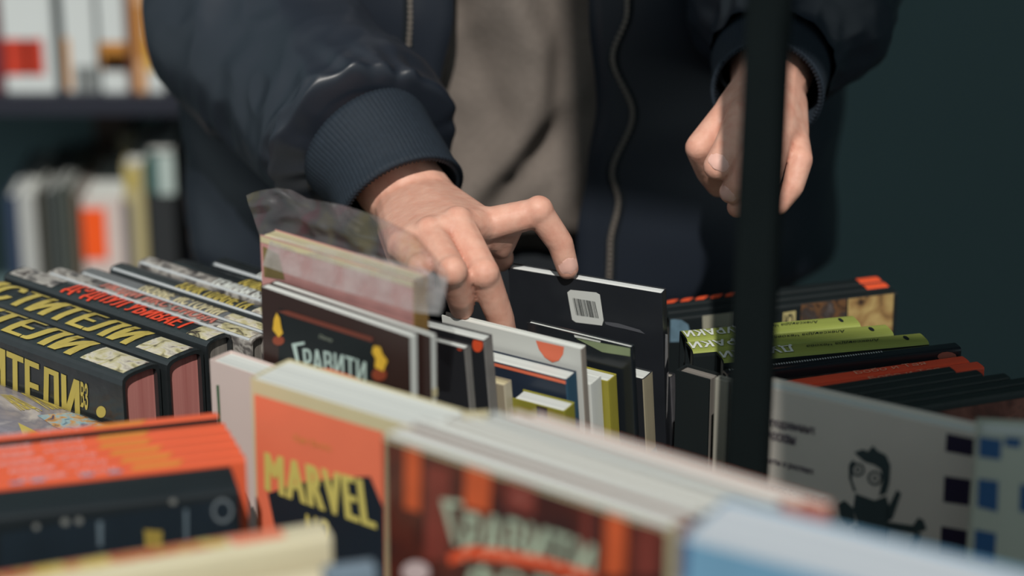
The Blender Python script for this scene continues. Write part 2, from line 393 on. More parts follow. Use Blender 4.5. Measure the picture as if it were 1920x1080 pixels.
def film_mat(name='clear_film', lo=.14, hi=.5, tint=None, sc_=70):
    m = bpy.data.materials.new(name); m.use_nodes = True; nt = m.node_tree; nt.nodes.remove(nt.nodes['Principled BSDF'])
    out = nt.nodes['Material Output']; tr = nt.nodes.new('ShaderNodeBsdfTransparent'); gl = nt.nodes.new('ShaderNodeBsdfGlossy'); df = nt.nodes.new('ShaderNodeBsdfDiffuse'); tl = nt.nodes.new('ShaderNodeBsdfTranslucent')
    gl.inputs['Roughness'].default_value = .32; gl.inputs['Color'].default_value = (.75, .75, .78, 1); df.inputs['Color'].default_value = (.72, .69, .68, 1); tl.inputs['Color'].default_value = (.6, .55, .5, 1)
    tr.inputs['Color'].default_value = (.93, .92, .92, 1)
    a1 = nt.nodes.new('ShaderNodeMixShader'); a2 = nt.nodes.new('ShaderNodeMixShader'); a3 = nt.nodes.new('ShaderNodeMixShader')
    tc = nt.nodes.new('ShaderNodeTexCoord'); nz = nt.nodes.new('ShaderNodeTexNoise'); nz.inputs['Scale'].default_value = sc_; nz.inputs['Detail'].default_value = 6
    mr = nt.nodes.new('ShaderNodeMapRange'); mr.inputs[1].default_value = .35; mr.inputs[2].default_value = .75; mr.inputs[3].default_value = lo; mr.inputs[4].default_value = hi
    bp = nt.nodes.new('ShaderNodeBump'); bp.inputs['Strength'].default_value = .35; bp.inputs['Distance'].default_value = .003
    L_ = nt.links.new
    L_(tc.outputs['Object'], nz.inputs['Vector']); L_(nz.outputs['Fac'], mr.inputs[0]); L_(nz.outputs['Fac'], bp.inputs['Height']); L_(bp.outputs[0], gl.inputs['Normal'])
    if tint:
        n2 = nt.nodes.new('ShaderNodeTexNoise'); n2.inputs['Scale'].default_value = 26; n2.inputs['Detail'].default_value = 3; n2.inputs['Distortion'].default_value = 1.5
        rp = nt.nodes.new('ShaderNodeValToRGB'); el = rp.color_ramp.elements; el.new(.5)
        for e_, (ps, c_) in zip(el, zip((.36, .5, .64), tint)): e_.position = ps; e_.color = (*lin(c_), 1)
        L_(tc.outputs['Object'], n2.inputs['Vector']); L_(n2.outputs['Fac'], rp.inputs[0]); L_(rp.outputs[0], df.inputs['Color']); L_(rp.outputs[0], tl.inputs['Color'])
    a1.inputs[0].default_value = .35; L_(df.outputs[0], a1.inputs[1]); L_(tl.outputs[0], a1.inputs[2])
    L_(mr.outputs[0], a2.inputs[0]); L_(tr.outputs[0], a2.inputs[1]); L_(a1.outputs[0], a2.inputs[2])
    a3.inputs[0].default_value = .10; L_(a2.outputs[0], a3.inputs[1]); L_(gl.outputs[0], a3.inputs[2]); L_(a3.outputs[0], out.inputs[0])
    return m
m_film = film_mat()
m_film2 = film_mat('tinted_film', .16, .40, [(150, 104, 108), (136, 128, 124), (160, 146, 96)], 55)
def film_sheet(name, toppx, botpx, t0, t1, seed, parent, n=60, k=24, amp=.004, dy=0.0, m=None):
    inv = parent.matrix_basis.inverted(); vs = []
    def samp(pl, s):
        x = pl[0][0] + s * (pl[-1][0] - pl[0][0])
        for (x0, y0), (x1, y1) in zip(pl, pl[1:]):
            if x <= x1: return x, y0 + (y1 - y0) * (x - x0) / (x1 - x0)
        return pl[-1]
    for j in range(k + 1):
        for i in range(n + 1):
            s, r = i / n, j / k
            tu, tv = samp(toppx, s); bu, bv = samp(botpx, s)
            p = D(bu + (tu - bu) * r, bv + (tv - bv) * r, t0 + (t1 - t0) * s + dy * r)
            q = Vector((s * 5, r * 3, seed))
            cr = noise.noise(q * 1.3) * amp * 1.6 + (.5 - abs(noise.noise(q * 2.6 + Vector((9, 2, 1))))) * amp
            p += CF * cr * min(1, .25 + r)
            vs.append(inv @ p)
    fs = [(j*(n+1)+i, j*(n+1)+i+1, (j+1)*(n+1)+i+1, (j+1)*(n+1)+i) for j in range(k) for i in range(n)]
    return from_py(name, vs, fs, parent, m or m_film, True)
bC.root.matrix_basis = bC.M
tB = lambda u: (bC.A + dirv(bC.ang) * bC.L * u + nrm(bC.ang) * .012 - CC).dot(CF)
tF = lambda u: (bC.A + dirv(bC.ang) * bC.L * u - CC).dot(CF)
film_sheet('plastic_sleeve', [(460, 366), (475, 360), (520, 352), (545, 355), (575, 372), (640, 384), (700, 402), (780, 440), (842, 512)],
           [(499, 476), (600, 500), (700, 530), (800, 565), (832, 580)], tB(-.1) + .004, tB(1.2) + .004, 1.0, bC.root, dy=.012, m=m_film2)
film_sheet('plastic_sleeve', [(508, 444), (530, 446), (600, 462), (640, 470), (700, 480), (780, 500), (840, 520)],
           [(492, 498), (600, 534), (700, 562), (778, 586), (826, 590)], tF(.02) - .0030, tF(1.18) - .0030, 5.0, bC.root, amp=.0009)

# thin books further back in the centre row, leaning on each other
LEAN = R(7)
def z_for(px, n, ang):
    """level at which the photo point stands at distance n into the row"""
    lo, hi = .80, 1.2
    for _ in range(40):
        m_ = (lo + hi) / 2
        if Pz(*px, m_).dot(nrm(ang)) > n: lo = m_
        else: hi = m_
    return lo
def row_book(label, B, n, ang, L, T, cover, pages=None, spine='right', spine_mat=None, lean=LEAN, name='paperback_book', ul=None, **kw):
    b_ = Pz(*B, z_for(B, n, ang)); a = b_ - dirv(ang) * L
    if ul is not None: a = slide_u(b_, ang, ul); L = (b_ - a).length
    return book(name, label, a, ang, L, T, spine, cover, pages, lean=lean, spine_mat=spine_mat, board=kw.pop('board', .0008), over=.0008, **kw)
m_dkend = mat('worn_grey_edge', (120, 118, 116), .5, .3, .25, 90)
m_dk2 = mat('charcoal_print', (40, 42, 46), .35, .45)
b1 = row_book('thin black comic with orange dots and grey edge beside the plastic sleeve', (872, 655), 1.0, RA, .06, .006, m_dk2, spine_mat=m_dkend, cat='comic', name='comic_book')
decal(b1, 'front', [ellipse(845, 634, 5, 6), ellipse(863, 646, 7, 11)], m_orange2, 'orange_dot')
b2 = row_book('second black comic with an orange dot, left of the navy book', (908, 640), 1.014, RA, .07, .0085, m_dk2, spine_mat=m_dkend, cat='comic', name='comic_book')
decal(b2, 'front', [ellipse(896, 646, 10, 14)], m_orange2, 'orange_dot')
b3 = row_book('small cream book with rounded edge before the navy book', (946, 724), 1.0263, RA, .05, .0075, mat('dull_cream', (150, 140, 120), .5), m_pages_cream, spine_mat=mat('cream_edge', (186, 178, 156), .5))
b4 = row_book('small low book with olive and navy cover and white top', (1058, 772), 1.0345, RA, .034, .0115, mat('olive_print2', (140, 136, 52), .45), m_pages, board=.0008)
decal(b4, 'front', [[(.016, 0), (.023, 0), (.023, b4.H), (.016, b4.H)]], m_navy, 'navy_band', px=False)
b5 = row_book('navy book with red line along its top below the white cover', (1062, 713), 1.047, RA, .07, .0115, mat('navy_cover', (40, 50, 66), .4), m_pages, spine_mat=mat('blue_spine', (52, 84, 106), .4))
decal(b5, 'front', [[(0, b5.H), (b5.L, b5.H), (b5.L, b5.H - .0025), (0, b5.H - .0025)]], m_orange, 'red_line', px=False)
b6 = row_book('white book with an orange half circle below the fingers', (1090, 655), 1.0595, RA, .08, .005, m_white, m_pages, ul=828, spine_mat=mat('taupe_edge', (140, 132, 124), .5))
decal(b6, 'front', [[(1005, 638), (1058, 650), (1056, 664), (1048, 676), (1036, 679), (1022, 670), (1011, 655)]], m_orange, 'orange_half_circle')
b7 = row_book('white backed book with pale blue foot, second right of the navy book', (1107, 722), 1.0676, RA, .07, .0125, m_white, m_pages, spine_mat=m_white)
decal(b7, 'right', [[(.0004, 0), (.013, 0), (.013, .085), (.0004, .085)]], mat('pale_blue_print', (120, 150, 168), .45), 'blue_band', px=False)
b8 = row_book('narrow olive yellow backed book between white and charcoal books', (1140, 716), 1.081, RA, .07, .010, mat('olive_spine', (150, 142, 56), .45), m_pages)
decal(b8, 'right', [[(.003, .05), (.007, .05), (.007, .11), (.003, .11)]], m_black_ink, 'spine_print', px=False)
b9c = row_book('glossy black comic with green picture and small white label', (1184, 652), 1.092, RA, .07, .004, m_blackg, m_pages, cat='comic', name='comic_book')
decal(b9c, 'front', [[(1076, 618), (1126, 630), (1126, 642), (1078, 632)]], m_white_ink, 'paper_label')
decal(b9c, 'front', [[(1080, 634), (1182, 652), (1182, 668), (1130, 660)]], mat('grey_green_print', (132, 146, 112), .4, .4, .25, 80), 'green_picture')
b9 = row_book('charcoal backed book with grey edge right of the olive book', (1170, 694), 1.0983, RA, .08, .011, m_dk2, spine_mat=mat('mid_grey_edge', (112, 110, 108), .5))
b10 = row_book('beige backed book with a blue band, left of the black case', (1206, 712), 1.1108, RA, .08, .0115, m_dk2, m_pages, spine_mat=mat('beige_spine', (156, 148, 126), .5))
decal(b10, 'right', [[(.0004, .085), (.012, .085), (.012, .105), (.0004, .105)]], mat('steel_blue_print', (74, 110, 128), .45), 'blue_band', px=False)
# black case under the index finger
zC = z_for((1241, 551), 1.143, RA)
aC, anC, LC = line_px((953, 503), (1241, 551), zC)
bK = book('black_case', 'black case with white barcode label held up under the fingertip', aC, anC, LC, .0075, 'right', mat('black_case', (36, 39, 44), .32, .5, .2, 60), striped('bright_pages', (190, 194, 194), (215, 218, 216)), lean=LEAN, board=.0007, over=.0007, cat='case')
decal(bK, 'front', [[(1064, 548), (1070, 543), (1118, 548), (1125, 552), (1132, 600), (1129, 610), (1080, 604), (1073, 599)]], m_white, 'barcode_label')
def bil(q, s, t_): return tuple((q[0][i] * (1 - s) + q[1][i] * s) * (1 - t_) + (q[3][i] * (1 - s) + q[2][i] * s) * t_ for i in (0, 1))
bq = [(1074, 558), (1117, 565), (1124, 596), (1081, 590)]; bars = []; s = 0
random.seed(3)
while s < .97:
    w_ = random.choice((.012, .02, .03)); bars.append([bil(bq, s, 0), bil(bq, min(1, s + w_), 0), bil(bq, min(1, s + w_), 1), bil(bq, s, 1)]); s += w_ + random.choice((.014, .02, .034))
decal(bK, 'front', bars, m_black_ink, 'barcode', eps=.0005)
mw = mat('worn_white', (150, 150, 152), .6, .2, .3, 200)
decal(bK, 'front', [[(1134, 603), (1146, 604), (1160, 606), (1180, 612), (1200, 618), (1210, 626), (1195, 622), (1170, 616), (1150, 612), (1136, 608)]], mat('scuff_grey', (84, 86, 92), .6), 'scuff_mark')
decal(bK, 'right', [[(.001, bK.H - .05), (.006, bK.H - .045), (.0065, bK.H - .03), (.003, bK.H - .028)], [(.001, bK.H - .085), (.003, bK.H - .08), (.0065, bK.H - .055), (.004, bK.H - .055)]], mw, 'scuff_mark', px=False)
b12 = row_book('worn black box standing right behind the barcode case', (1258, 708), 1.158, RA, .055, .0055, m_dk2, m_pages_dark, spine_mat=mat('scuffed_edge', (86, 86, 90), .55, .2, .5, 70))

# ------------------------------------------------------------------ white books in the shade at the right
aW, anW, LW = line_px((1404, 719), (1829, 814), .99)
bR = book('hardcover_book', 'white hardcover with dark doodle and navy blocks in the shade', aW, anW, LW, .014, 'right', mat('warm_white', (214, 206, 196), .55, .3, .05), m_pages, board=.0015, over=.002)
mn = mat('dark_navy_ink', (46, 40, 62), .6, .2)
decal(bR, 'front', [[(1775, 812), (1828, 823), (1827, 856), (1773, 846)], [(1771, 892), (1824, 900), (1822, 949), (1769, 941)], [(1765, 986), (1819, 996), (1817, 1046), (1763, 1036)]], mn, 'navy_block')
mt = mat('faded_ink', (96, 86, 98), .6, .2)
for s_, q in [('в подземных', [(1434, 783), (1529, 801), (1528, 819), (1434, 799)]), ('москвы', [(1438, 806), (1493, 818), (1491, 835), (1437, 822)]),
              ('факты о ростках', [(1430, 853), (1527, 877), (1525, 893), (1428, 866)]), ('конкурс супер книг', [(1427, 901), (1550, 932), (1548, 948), (1425, 914)])]:
    text(bR, 'front', s_, q, mt, bold=.03, name='cover_lettering')
doodle = [[(1602, 848), (1618, 842), (1628, 846), (1637, 835), (1646, 845), (1662, 853), (1670, 872), (1668, 905), (1662, 925), (1648, 930), (1655, 900), (1652, 880), (1640, 872), (1622, 866), (1612, 858)],
          [(1592, 872), (1599, 862), (1604, 866), (1598, 880), (1598, 900), (1606, 922), (1600, 920), (1592, 896)],
          [(1604, 925), (1640, 938), (1662, 930), (1668, 950), (1664, 985), (1610, 985), (1600, 955)],
          [(1662, 958), (1682, 918), (1690, 925), (1674, 972), (1664, 978)],
          [(1572, 945), (1584, 938), (1600, 952), (1604, 975), (1590, 985), (1576, 968)],
          [(1664, 978), (1712, 985), (1722, 970), (1732, 975), (1738, 992), (1716, 1000), (1664, 992)],
          [(1600, 985), (1668, 985), (1662, 1040), (1612, 1025)], [(1715, 998), (1728, 1000), (1712, 1045), (1700, 1040)]]
mdo = mat('doodle_ink', (62, 74, 76), .6, .2)
decal(bR, 'front', doodle, mdo, 'doodle_print')
decal(bR, 'front', [[bil([(0, 0)] * 4, 0, 0)] * 0 or [(cx + rx_ * math.cos(R(k_ * 30)), cy + rx_ * math.sin(R(k_ * 30))), (cx + rx_ * math.cos(R(k_ * 30 + 30)), cy + rx_ * math.sin(R(k_ * 30 + 30))),
                     (cx + (rx_ - 4) * math.cos(R(k_ * 30 + 30)), cy + (rx_ - 4) * math.sin(R(k_ * 30 + 30))), (cx + (rx_ - 4) * math.cos(R(k_ * 30)), cy + (rx_ - 4) * math.sin(R(k_ * 30)))]
                    for cx, cy, rx_ in ((1609, 880, 13), (1641, 896, 14)) for k_ in range(12)] + [ellipse(1609, 880, 4, 4, 8), ellipse(1641, 896, 4, 4, 8)], mdo, 'doodle_print', eps=.0005)
aV, anV, LV = line_px((1833, 815), (1960, 822), 1.01)
bV = book('hardcover_book', 'white book with bright blue blocks at the right edge of the picture', aV, anV, .06, .02, 'left', mat('grey_white', (176, 180, 166), .55, .3, .05), m_pages, board=.0015, over=.002)
decal(bV, 'front', [[(1836, 818), (1878, 824), (1876, 862), (1835, 856)], [(1834, 897), (1872, 902), (1870, 960), (1832, 950)], [(1828, 992), (1868, 1000), (1864, 1056), (1826, 1048)],
                    [(1885, 818), (1915, 822), (1912, 840), (1884, 836)], [(1913, 908), (1945, 912), (1943, 965), (1911, 958)]], mat('strong_blue', (44, 84, 128), .5, .3), 'blue_block')
# blurred blue book at the very front
aB, anB, LB = line_px((1273, 1010), (1552, 1082), 1.063)
bB = book('paperback_book', 'pale blue paperback lying nearest the camera at the bottom', aB, anB, .135, .043, 'left', mat('light_blue_print', (108, 150, 178), .45, .4, .2, 20), striped('bluish_pages', (168, 176, 186), (196, 202, 208)), board=.0008)
decal(bB, 'front', [[(1273, 1012), (1290, 1016), (1286, 1090), (1272, 1086)]], mat('deep_blue_print', (54, 70, 110), .45), 'cover_edge')

# ------------------------------------------------------------------ spine-up books, back left
ZL = .965
BA = R(-39)
m_plastic_grey = blotch('busy_grey_spine', [(44, 44, 46), (104, 100, 98), (170, 166, 160), (70, 62, 60)], 90, .28, (1, 1, 1))
m_M = mat('black_spine', (38, 42, 44), .2, .8, .25, 90, .55)
Bp = Pz(228, 706, ZL); d_ = dirv(BA); n_ = nrm(BA)
rows = [  # T, left col or None, right col or None, z, cover, letter material, text, x0, x1, label
 (.029, None, 228, ZL, m_M, m_gold, 'МСТИТЕЛИ', .06, .80, 'thick black hardcover with big yellow cover letters, nearest of the left spines'),
 (.029, None, 312, ZL, m_M, m_gold, 'МСТИТЕЛИ', .2, .84, 'thick black hardcover with yellow spine letters, second of the left spines'),
 (.021, 6, 386, ZL + .002, m_M, mat('red_ink', (226, 74, 46), .3), 'ДЭДПУЛ УБИВАЕТ', .28, .86, 'black book with bright red spine lettering in the left row'),
 (.013, 88, 470, ZL, m_plastic_grey, mat('pink_ink', (190, 116, 104), .3), 'ЛЮДИ ИКС СНОВА', .25, .8, 'grey book with faded pink spine letters behind the red lettered one'),
 (.012, 150, 520, ZL - .001, mat('silver_spine', (104, 106, 108), .25, .6, .4, 70), m_cream, 'НОВЫЕ ИСТОРИИ', .3, .7, 'silver grey spine with cream letters, fifth of the left spines'),
 (.013, 205, 560, ZL + .001, mat('dark_gloss_spine', (56, 60, 62), .22, .6, .4, 60), m_gold, 'ХАЛК ПЛАНЕТА', .35, .72, 'dark glossy spine with dull gold letters, sixth of the left spines'),
 (.013, 258, 600, ZL + .003, m_plastic_grey, m_white_ink, 'ТЁМНАЯ БАШНЯ', .4, .8, 'speckled grey spine with white letters, seventh of the left spines'),
 (.014, 318, 640, ZL, m_M, m_gold, 'АЛЬМАНАХ', .4, .7, 'black spine with gold letters, next to last of the left spines'),
 (.015, 395, 680, ZL + .001, m_M, m_white_ink, 'КНИГА', .3, .5, 'black spine with pale marks, farthest of the left spines')]
off = 0.0
for i, (T, ul, ur, z, cov, lm, s_, x0, x1, lab) in enumerate(rows):
    p = Bp + n_ * off; p.z = z
    rgt = slide_u(p, BA, ur)
    L = .235
    a = rgt - d_ * L
    if ul is not None:
        a = slide_u(p, BA, ul); L = min(.26, (rgt - a).length)
    b = book('hardcover_book', lab, a, BA, L, T, 'top', cov, m_pages_pink if i < 2 else m_pages_dark, over=.003, board=.0022 if i < 2 else .0015, group='books with their spines up at the back left')
    text(b, 'top', s_, [(L * x0, T * .93), (L * x1, T * .93), (L * x1, T * .10), (L * x0, T * .10)], lm, px=False, bold=.075, name='spine_lettering')
    if i < 4:
        decal(b, 'top', [[(L * .01, T * .15), (L * max(.03, x0 - .05), T * .15), (L * max(.03, x0 - .05), T * .85), (L * .01, T * .85)]], m_plastic_grey, 'spine_picture', px=False)
    decal(b, 'top', [[(L * (x1 + .03), T * .15), (L * .985, T * .15), (L * .985, T * .85), (L * (x1 + .03), T * .85)]], blotch('spine_end_art', [(60, 52, 50), (190, 182, 140), (206, 200, 184), (110, 96, 92)], 110, .3), 'spine_picture', px=False)
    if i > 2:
        decal(b, 'top', [[(.002, T * .03), (L - .002, T * .03), (L - .002, T * .12), (.002, T * .12)], [(.002, T * .9), (L - .002, T * .9), (L - .002, T * .97), (.002, T * .97)]], mat('painted_glare', (176, 180, 182), .2, .6), 'painted_film_glare', px=False)  # pale lines paint glare along the glossy spine edges
    if i == 0:
        text(b, 'front', 'МСТИТЕЛИ', [(-130, 596), (150, 713), (152, 802), (-130, 700)], m_gold, bold=.06, name='cover_lettering', spacing=.95)
        text(b, 'front', 'ВЗ', [(152, 714), (166, 720), (166, 770), (152, 762)], m_gold, bold=.03, name='cover_lettering')
        decal(b, 'front', [ellipse(190, 772, 9, 11)], m_gold, 'round_mark')
    off += T + .002
# the film wrapped book lying lower in front of them
z0 = z_for((217, 797), Bp.dot(nrm(BA)) - .002, BA)
qw = Pz(217, 797, z0); aw = BA
TW = .045
a = qw - dirv(aw) * .2 - nrm(aw) * TW
b = book('hardcover_book', 'film wrapped grey book with yellow letters in front of the left spines', a, aw, .2, TW, 'top',
         blotch('wrapped_cover', [(80, 76, 80), (150, 140, 138), (120, 116, 124), (176, 168, 164)], 26, .2), m_pages_dark, bulge=.004, over=.003)
text(b, 'top', 'РОЛИКА', [(38, 735), (80, 733), (128, 764), (92, 770)], m_gold, bold=.05, name='spine_lettering')
text(b, 'top', 'НАЗАД', [(0, 740), (20, 741), (80, 772), (48, 778)], m_gold, bold=.05, name='spine_lettering')
decal(b, 'top', [[(34, 794), (72, 812), (74, 826), (36, 826)]], m_gold, 'gold_patch', eps=.0006)
decal(b, 'top', [[(70, 780), (150, 770), (215, 797), (160, 820), (100, 800)]], blotch('blue_art', [(60, 80, 110), (140, 170, 180), (190, 140, 80), (70, 70, 96)], 120, .2), 'spine_picture', eps=.0004)
decal(b, 'top', [[(.0, TW - .0012), (.2, TW - .0012), (.2, TW - .0004), (.0, TW - .0004)]], m_white_ink, 'painted_film_glare', px=False, eps=.0008)  # white line paints the highlight along the edge of the film

# ------------------------------------------------------------------ orange spines, front left
ZO = .985
aO, anO, LO = line_px((0, 912), (461, 862), ZO)
OG = 'orange books with their spines up'
m_or_sp = mat('orange_spine', (220, 96, 62), .4, .4, .08); m_or_y = mat('amber_ink', (212, 132, 60), .45); m_lilac = mat('lilac_ink', (228, 178, 176), .45)
ol = ['orange spine with pale lettering, nearest of the orange books', 'orange spine, second nearest of the orange books', 'orange spine in the middle of the orange books',
      'orange spine, second farthest in the tight orange stack', 'orange spine at the back of the tight orange stack', 'orange spine standing apart behind the orange stack']
n_ = nrm(anO); d_ = dirv(anO); off = 0.0
for i in range(6):
    T = [.0095, .0095, .0095, .0095, .0095, .0075][i]
    a = aO - d_ * .05 + n_ * off; a.z = ZO
    rg = slide_u(a, anO, [461, 452, 443, 434, 425, 410][i]); L = (rg - a).length
    b = book('paperback_book', ol[i], a, anO, L, T, 'top', m_or_sp if i < 5 else m_black, m_pages, bulge=.0012, board=.0007, over=.0005, group=OG, spine_mat=m_or_sp if i == 5 else None)
    x1 = slide_u(a, anO, 0).copy(); f0 = (x1 - a).length / L
    fr = lambda u: ((slide_u(a, anO, u) - a).length) / L
    st = [40, 20, 0, -20, -25, -30][i]
    text(b, 'top', 'БОЕВЫЕ', [(L * fr(st + 0), T * .75), (L * fr(st + 85), T * .75), (L * fr(st + 85), T * .3), (L * fr(st + 0), T * .3)], m_lilac, px=False, bold=.02, name='spine_lettering')
    text(b, 'top', 'А В Т О Р Ы', [(L * fr(st + 105), T * .75), (L * fr(st + 180), T * .75), (L * fr(st + 180), T * .3), (L * fr(st + 105), T * .3)], m_lilac, px=False, bold=.02, name='spine_lettering')
    decal(b, 'top', [[(L * fr(st + 205), T * .15), (L * fr(st + 295), T * .15), (L * fr(st + 310), T * .85), (L * fr(st + 215), T * .85)]], m_or_y, 'amber_panel', px=False)
    if i == 0:
        decal(b, 'top', [[(L * f, T * .02), (L * (f + .04), T * .02), (L * (f + .04), T * .28), (L * f, T * .28)] for f in (.22, .32, .38, .52, .6)], mat('blue_grey_ink', (120, 130, 150), .5), 'colour_marks', px=False, eps=.0006)
    off += T + (.0004 if i < 4 else .0065)
# dark book and the black one below it
bD_ = Pz(448, 918, .985); anD = anO; aD = slide_u(bD_, anD, 0); LD = (bD_ - aD).length
TD = (aO - aD).dot(nrm(anD)) - .001
a = aD - dirv(anD) * .04
b = book('hardcover_book', 'thick black and navy hardcover with a pale ring before the orange books', a, anD, LD + .04, TD, 'top', mat('black_navy_cover', (24, 30, 34), .4, .35, .3, 30), m_pages_dark, bulge=.005, over=.003)
mdn = mat('deep_navy_print', (25, 35, 44), .45, .35, .4, 30)
decal(b, 'front', [[(0, 1000), (230, 962), (440, 935), (440, 1080), (0, 1090)]], mdn, 'navy_picture')
mrg = mat('ring_grey', (104, 112, 118), .45)
decal(b, 'front', [[(417 + 20 * math.cos(R(k * 20)), 957 + 23 * math.sin(R(k * 20))), (417 + 20 * math.cos(R(k * 20 + 20)), 957 + 23 * math.sin(R(k * 20 + 20))),
                    (417 + 15 * math.cos(R(k * 20 + 20)), 957 + 17 * math.sin(R(k * 20 + 20))), (417 + 15 * math.cos(R(k * 20)), 957 + 17 * math.sin(R(k * 20)))] for k in range(18)], mrg, 'pale_ring', eps=.0005)
decal(b, 'front', [[(270, 992), (304, 995), (304, 1022), (272, 1026)]], mat('dull_gold_print', (150, 130, 62), .45), 'gold_block', eps=.0005)
decal(b, 'front', [[(182, 978), (192, 976), (192, 1022), (184, 1024)], [(345, 955), (352, 954), (352, 1010), (346, 1012)]], mat('steel_print', (92, 106, 116), .45), 'pale_streak', eps=.0005)
decal(b, 'front', [ellipse(68, 987, 6, 6, 10), ellipse(122, 978, 8, 7, 10), ellipse(148, 976, 7, 7, 10), ellipse(324, 940, 7, 6, 10)], mat('spark_grey', (112, 114, 112), .45), 'pale_spot', eps=.0005)
# cream bound books at the bottom left
aE, anE, LE = line_px((60, 1096), (622, 1004), 1.005)
for i, (dz, dn, lab, m_) in enumerate([(0, 0, 'cream book with yellow and red spine print at the bottom left', m_cream), (-.011, -.0175, 'lower cream book pressed against the front of the printed one', m_cream)]):
    a = aE - dirv(anE) * .03 + nrm(anE) * dn; a.z += dz
    b = book('paperback_book', lab, a, anE, LE + .03, (.018, .012)[i], 'top', mat('ivory_card', (200, 192, 164), .5, .3, .05), m_pages_cream, bulge=.0035, board=.001, over=.0004)
    if i == 0:
        L, T = b.L, b.T
        decal(b, 'top', [[(L * .05, T * .35), (L * .72, T * .35), (L * .72, T * .92), (L * .05, T * .92)]], blotch('spine_yellow_red', [(196, 160, 70), (206, 186, 110), (186, 80, 66), (190, 160, 80)], 70), 'spine_print', px=False)
        decal(b, 'top', [[(L * .74, T * .3), (L * .88, T * .3), (L * .88, T * .92), (L * .72, T * .92)]], mat('salmon_print', (220, 132, 104), .45), 'spine_print', px=False)
    else:
        decal(b, 'front', [[(0, b.H - .012), (b.L * .9, b.H - .012), (b.L * .88, b.H - .03), (0, b.H - .03)]], mat('brick_red_print', (140, 62, 52), .45), 'red_panel', px=False)
a = Pz(612, 1077, 1.012)
b = book('paperback_book', 'low blue grey book peeping out under the cream books', a, R(16), .022, .010, 'top', mat('blue_grey_cover', (110, 126, 140), .4), m_pages, bulge=.002)

# ------------------------------------------------------------------ spine-up books, right back
ZR = .965
GA = R(19)
# black books with orange tips
aX, anX, LX = line_px((1256, 598), (1683, 548), .950)
XG = 'black picture books with orange tips'
xl = ['black book with beige and brown cover pictures behind the green spines', 'black spine with orange tip behind the picture cover', 'black spine with orange tip and orange waves at the very back right']
off = 0.0
for i in range(3):
    T = .0098
    a = aX + nrm(anX) * off + dirv(anX) * (.003 * i)
    b = book('hardcover_book', xl[i], a, anX, LX - .003 * i, T, 'top', m_black, m_pages_dark, bulge=.0025, over=.002, board=.0013, group=XG)
    L = b.L
    if i > 0: decal(b, 'top', [[(L * .895, T * .05), (L * .995, T * .05), (L * .995, T * .97), (L * .895, T * .97)]], m_orange2, 'orange_tip', px=False)
    if i == 2:
        for q_ in range(5): decal(b, 'top', [[(L * (.0 + .068 * q_), T * .3), (L * (.04 + .068 * q_), T * .3), (L * (.074 + .068 * q_), T * .75), (L * (.06 + .068 * q_), T * .95), (L * (.02 + .068 * q_), T * .7)]], m_orange2, 'orange_wave', px=False)
    if i == 0:
        decal(b, 'front', [[(1590, 558), (1676, 545), (1672, 622), (1588, 622)]], blotch('beige_picture_art', [(64, 48, 40), (150, 118, 76), (176, 150, 98), (186, 160, 106)], 75), 'beige_picture')
        decal(b, 'front', [[(1502, 566), (1587, 556), (1585, 622), (1500, 622)]], blotch('brown_picture', [(46, 38, 36), (110, 78, 52), (60, 54, 52), (90, 82, 80)], 110), 'brown_picture')
        decal(b, 'front', [[(1468, 586), (1492, 582), (1491, 620), (1467, 622)]], mat('pale_beige', (178, 166, 116), .45), 'letter_box')
        text(b, 'front', 'Ю', [(1471, 590), (1487, 587), (1486, 612), (1470, 615)], m_black_ink, bold=.02, name='cover_lettering')
        decal(b, 'front', [[(1317, 580), (1378, 574), (1376, 640), (1318, 640)]], mat('grey_beige_print', (150, 148, 132), .45), 'grey_picture')
        decal(b, 'front', [[(1322, 640), (1330, 618), (1350, 612), (1354, 624), (1345, 640)]], m_black_ink, 'dark_shape', eps=.0005)
        decal(b, 'front', [[(1249, 600), (1264, 588), (1278, 600), (1290, 608), (1298, 640), (1250, 642)]], mat('blue_grey_print', (96, 122, 138), .45, .3, .35, 200), 'blue_figure')
        text(b, 'front', 'МИРЫ', [(1236, 566), (1276, 560), (1276, 567), (1236, 573)], m_white_ink, bold=.03, name='cover_lettering')
    off += T + .001
# three olive green spines
aGn, anGn, LGn = line_px((1358, 676), (1743, 641), ZR)
gl_ = ['olive green spine with white letters, nearest of the three green books', 'olive green spine, middle of the three green books', 'olive green spine, farthest of the three green books']
for i in range(3):
    T = .017
    a = aGn + nrm(anGn) * i * .0176 - dirv(anGn) * (.013, .013, .0055)[i] * i
    L = LGn - (0, .002, .018)[i]
    b = book('hardcover_book', gl_[i], a, anGn, L, T, 'top', m_black, m_pages_dark, bulge=.004, over=.003, board=.0018, spine_mat=m_green, group='olive green books at the back right')
    text(b, 'top', 'ДУРАКИ', [(L * .36, T * .2), (L * .0, T * .2), (L * .0, T * .85), (L * .36, T * .85)], m_white_ink, px=False, bold=.04, name='spine_lettering')
    text(b, 'top', 'Александра Чехова', [(L * .78, T * .4), (L * .42, T * .4), (L * .42, T * .68), (L * .78, T * .68)], m_black_ink, px=False, bold=.0, shear=.4, name='spine_lettering')
    decal(b, 'top', [[(L * (.91 + .012 * math.cos(R(q * 45))), T * (.5 + .2 * math.sin(R(q * 45)))) for q in range(8)]], m_black_ink, 'spine_mark', px=False)
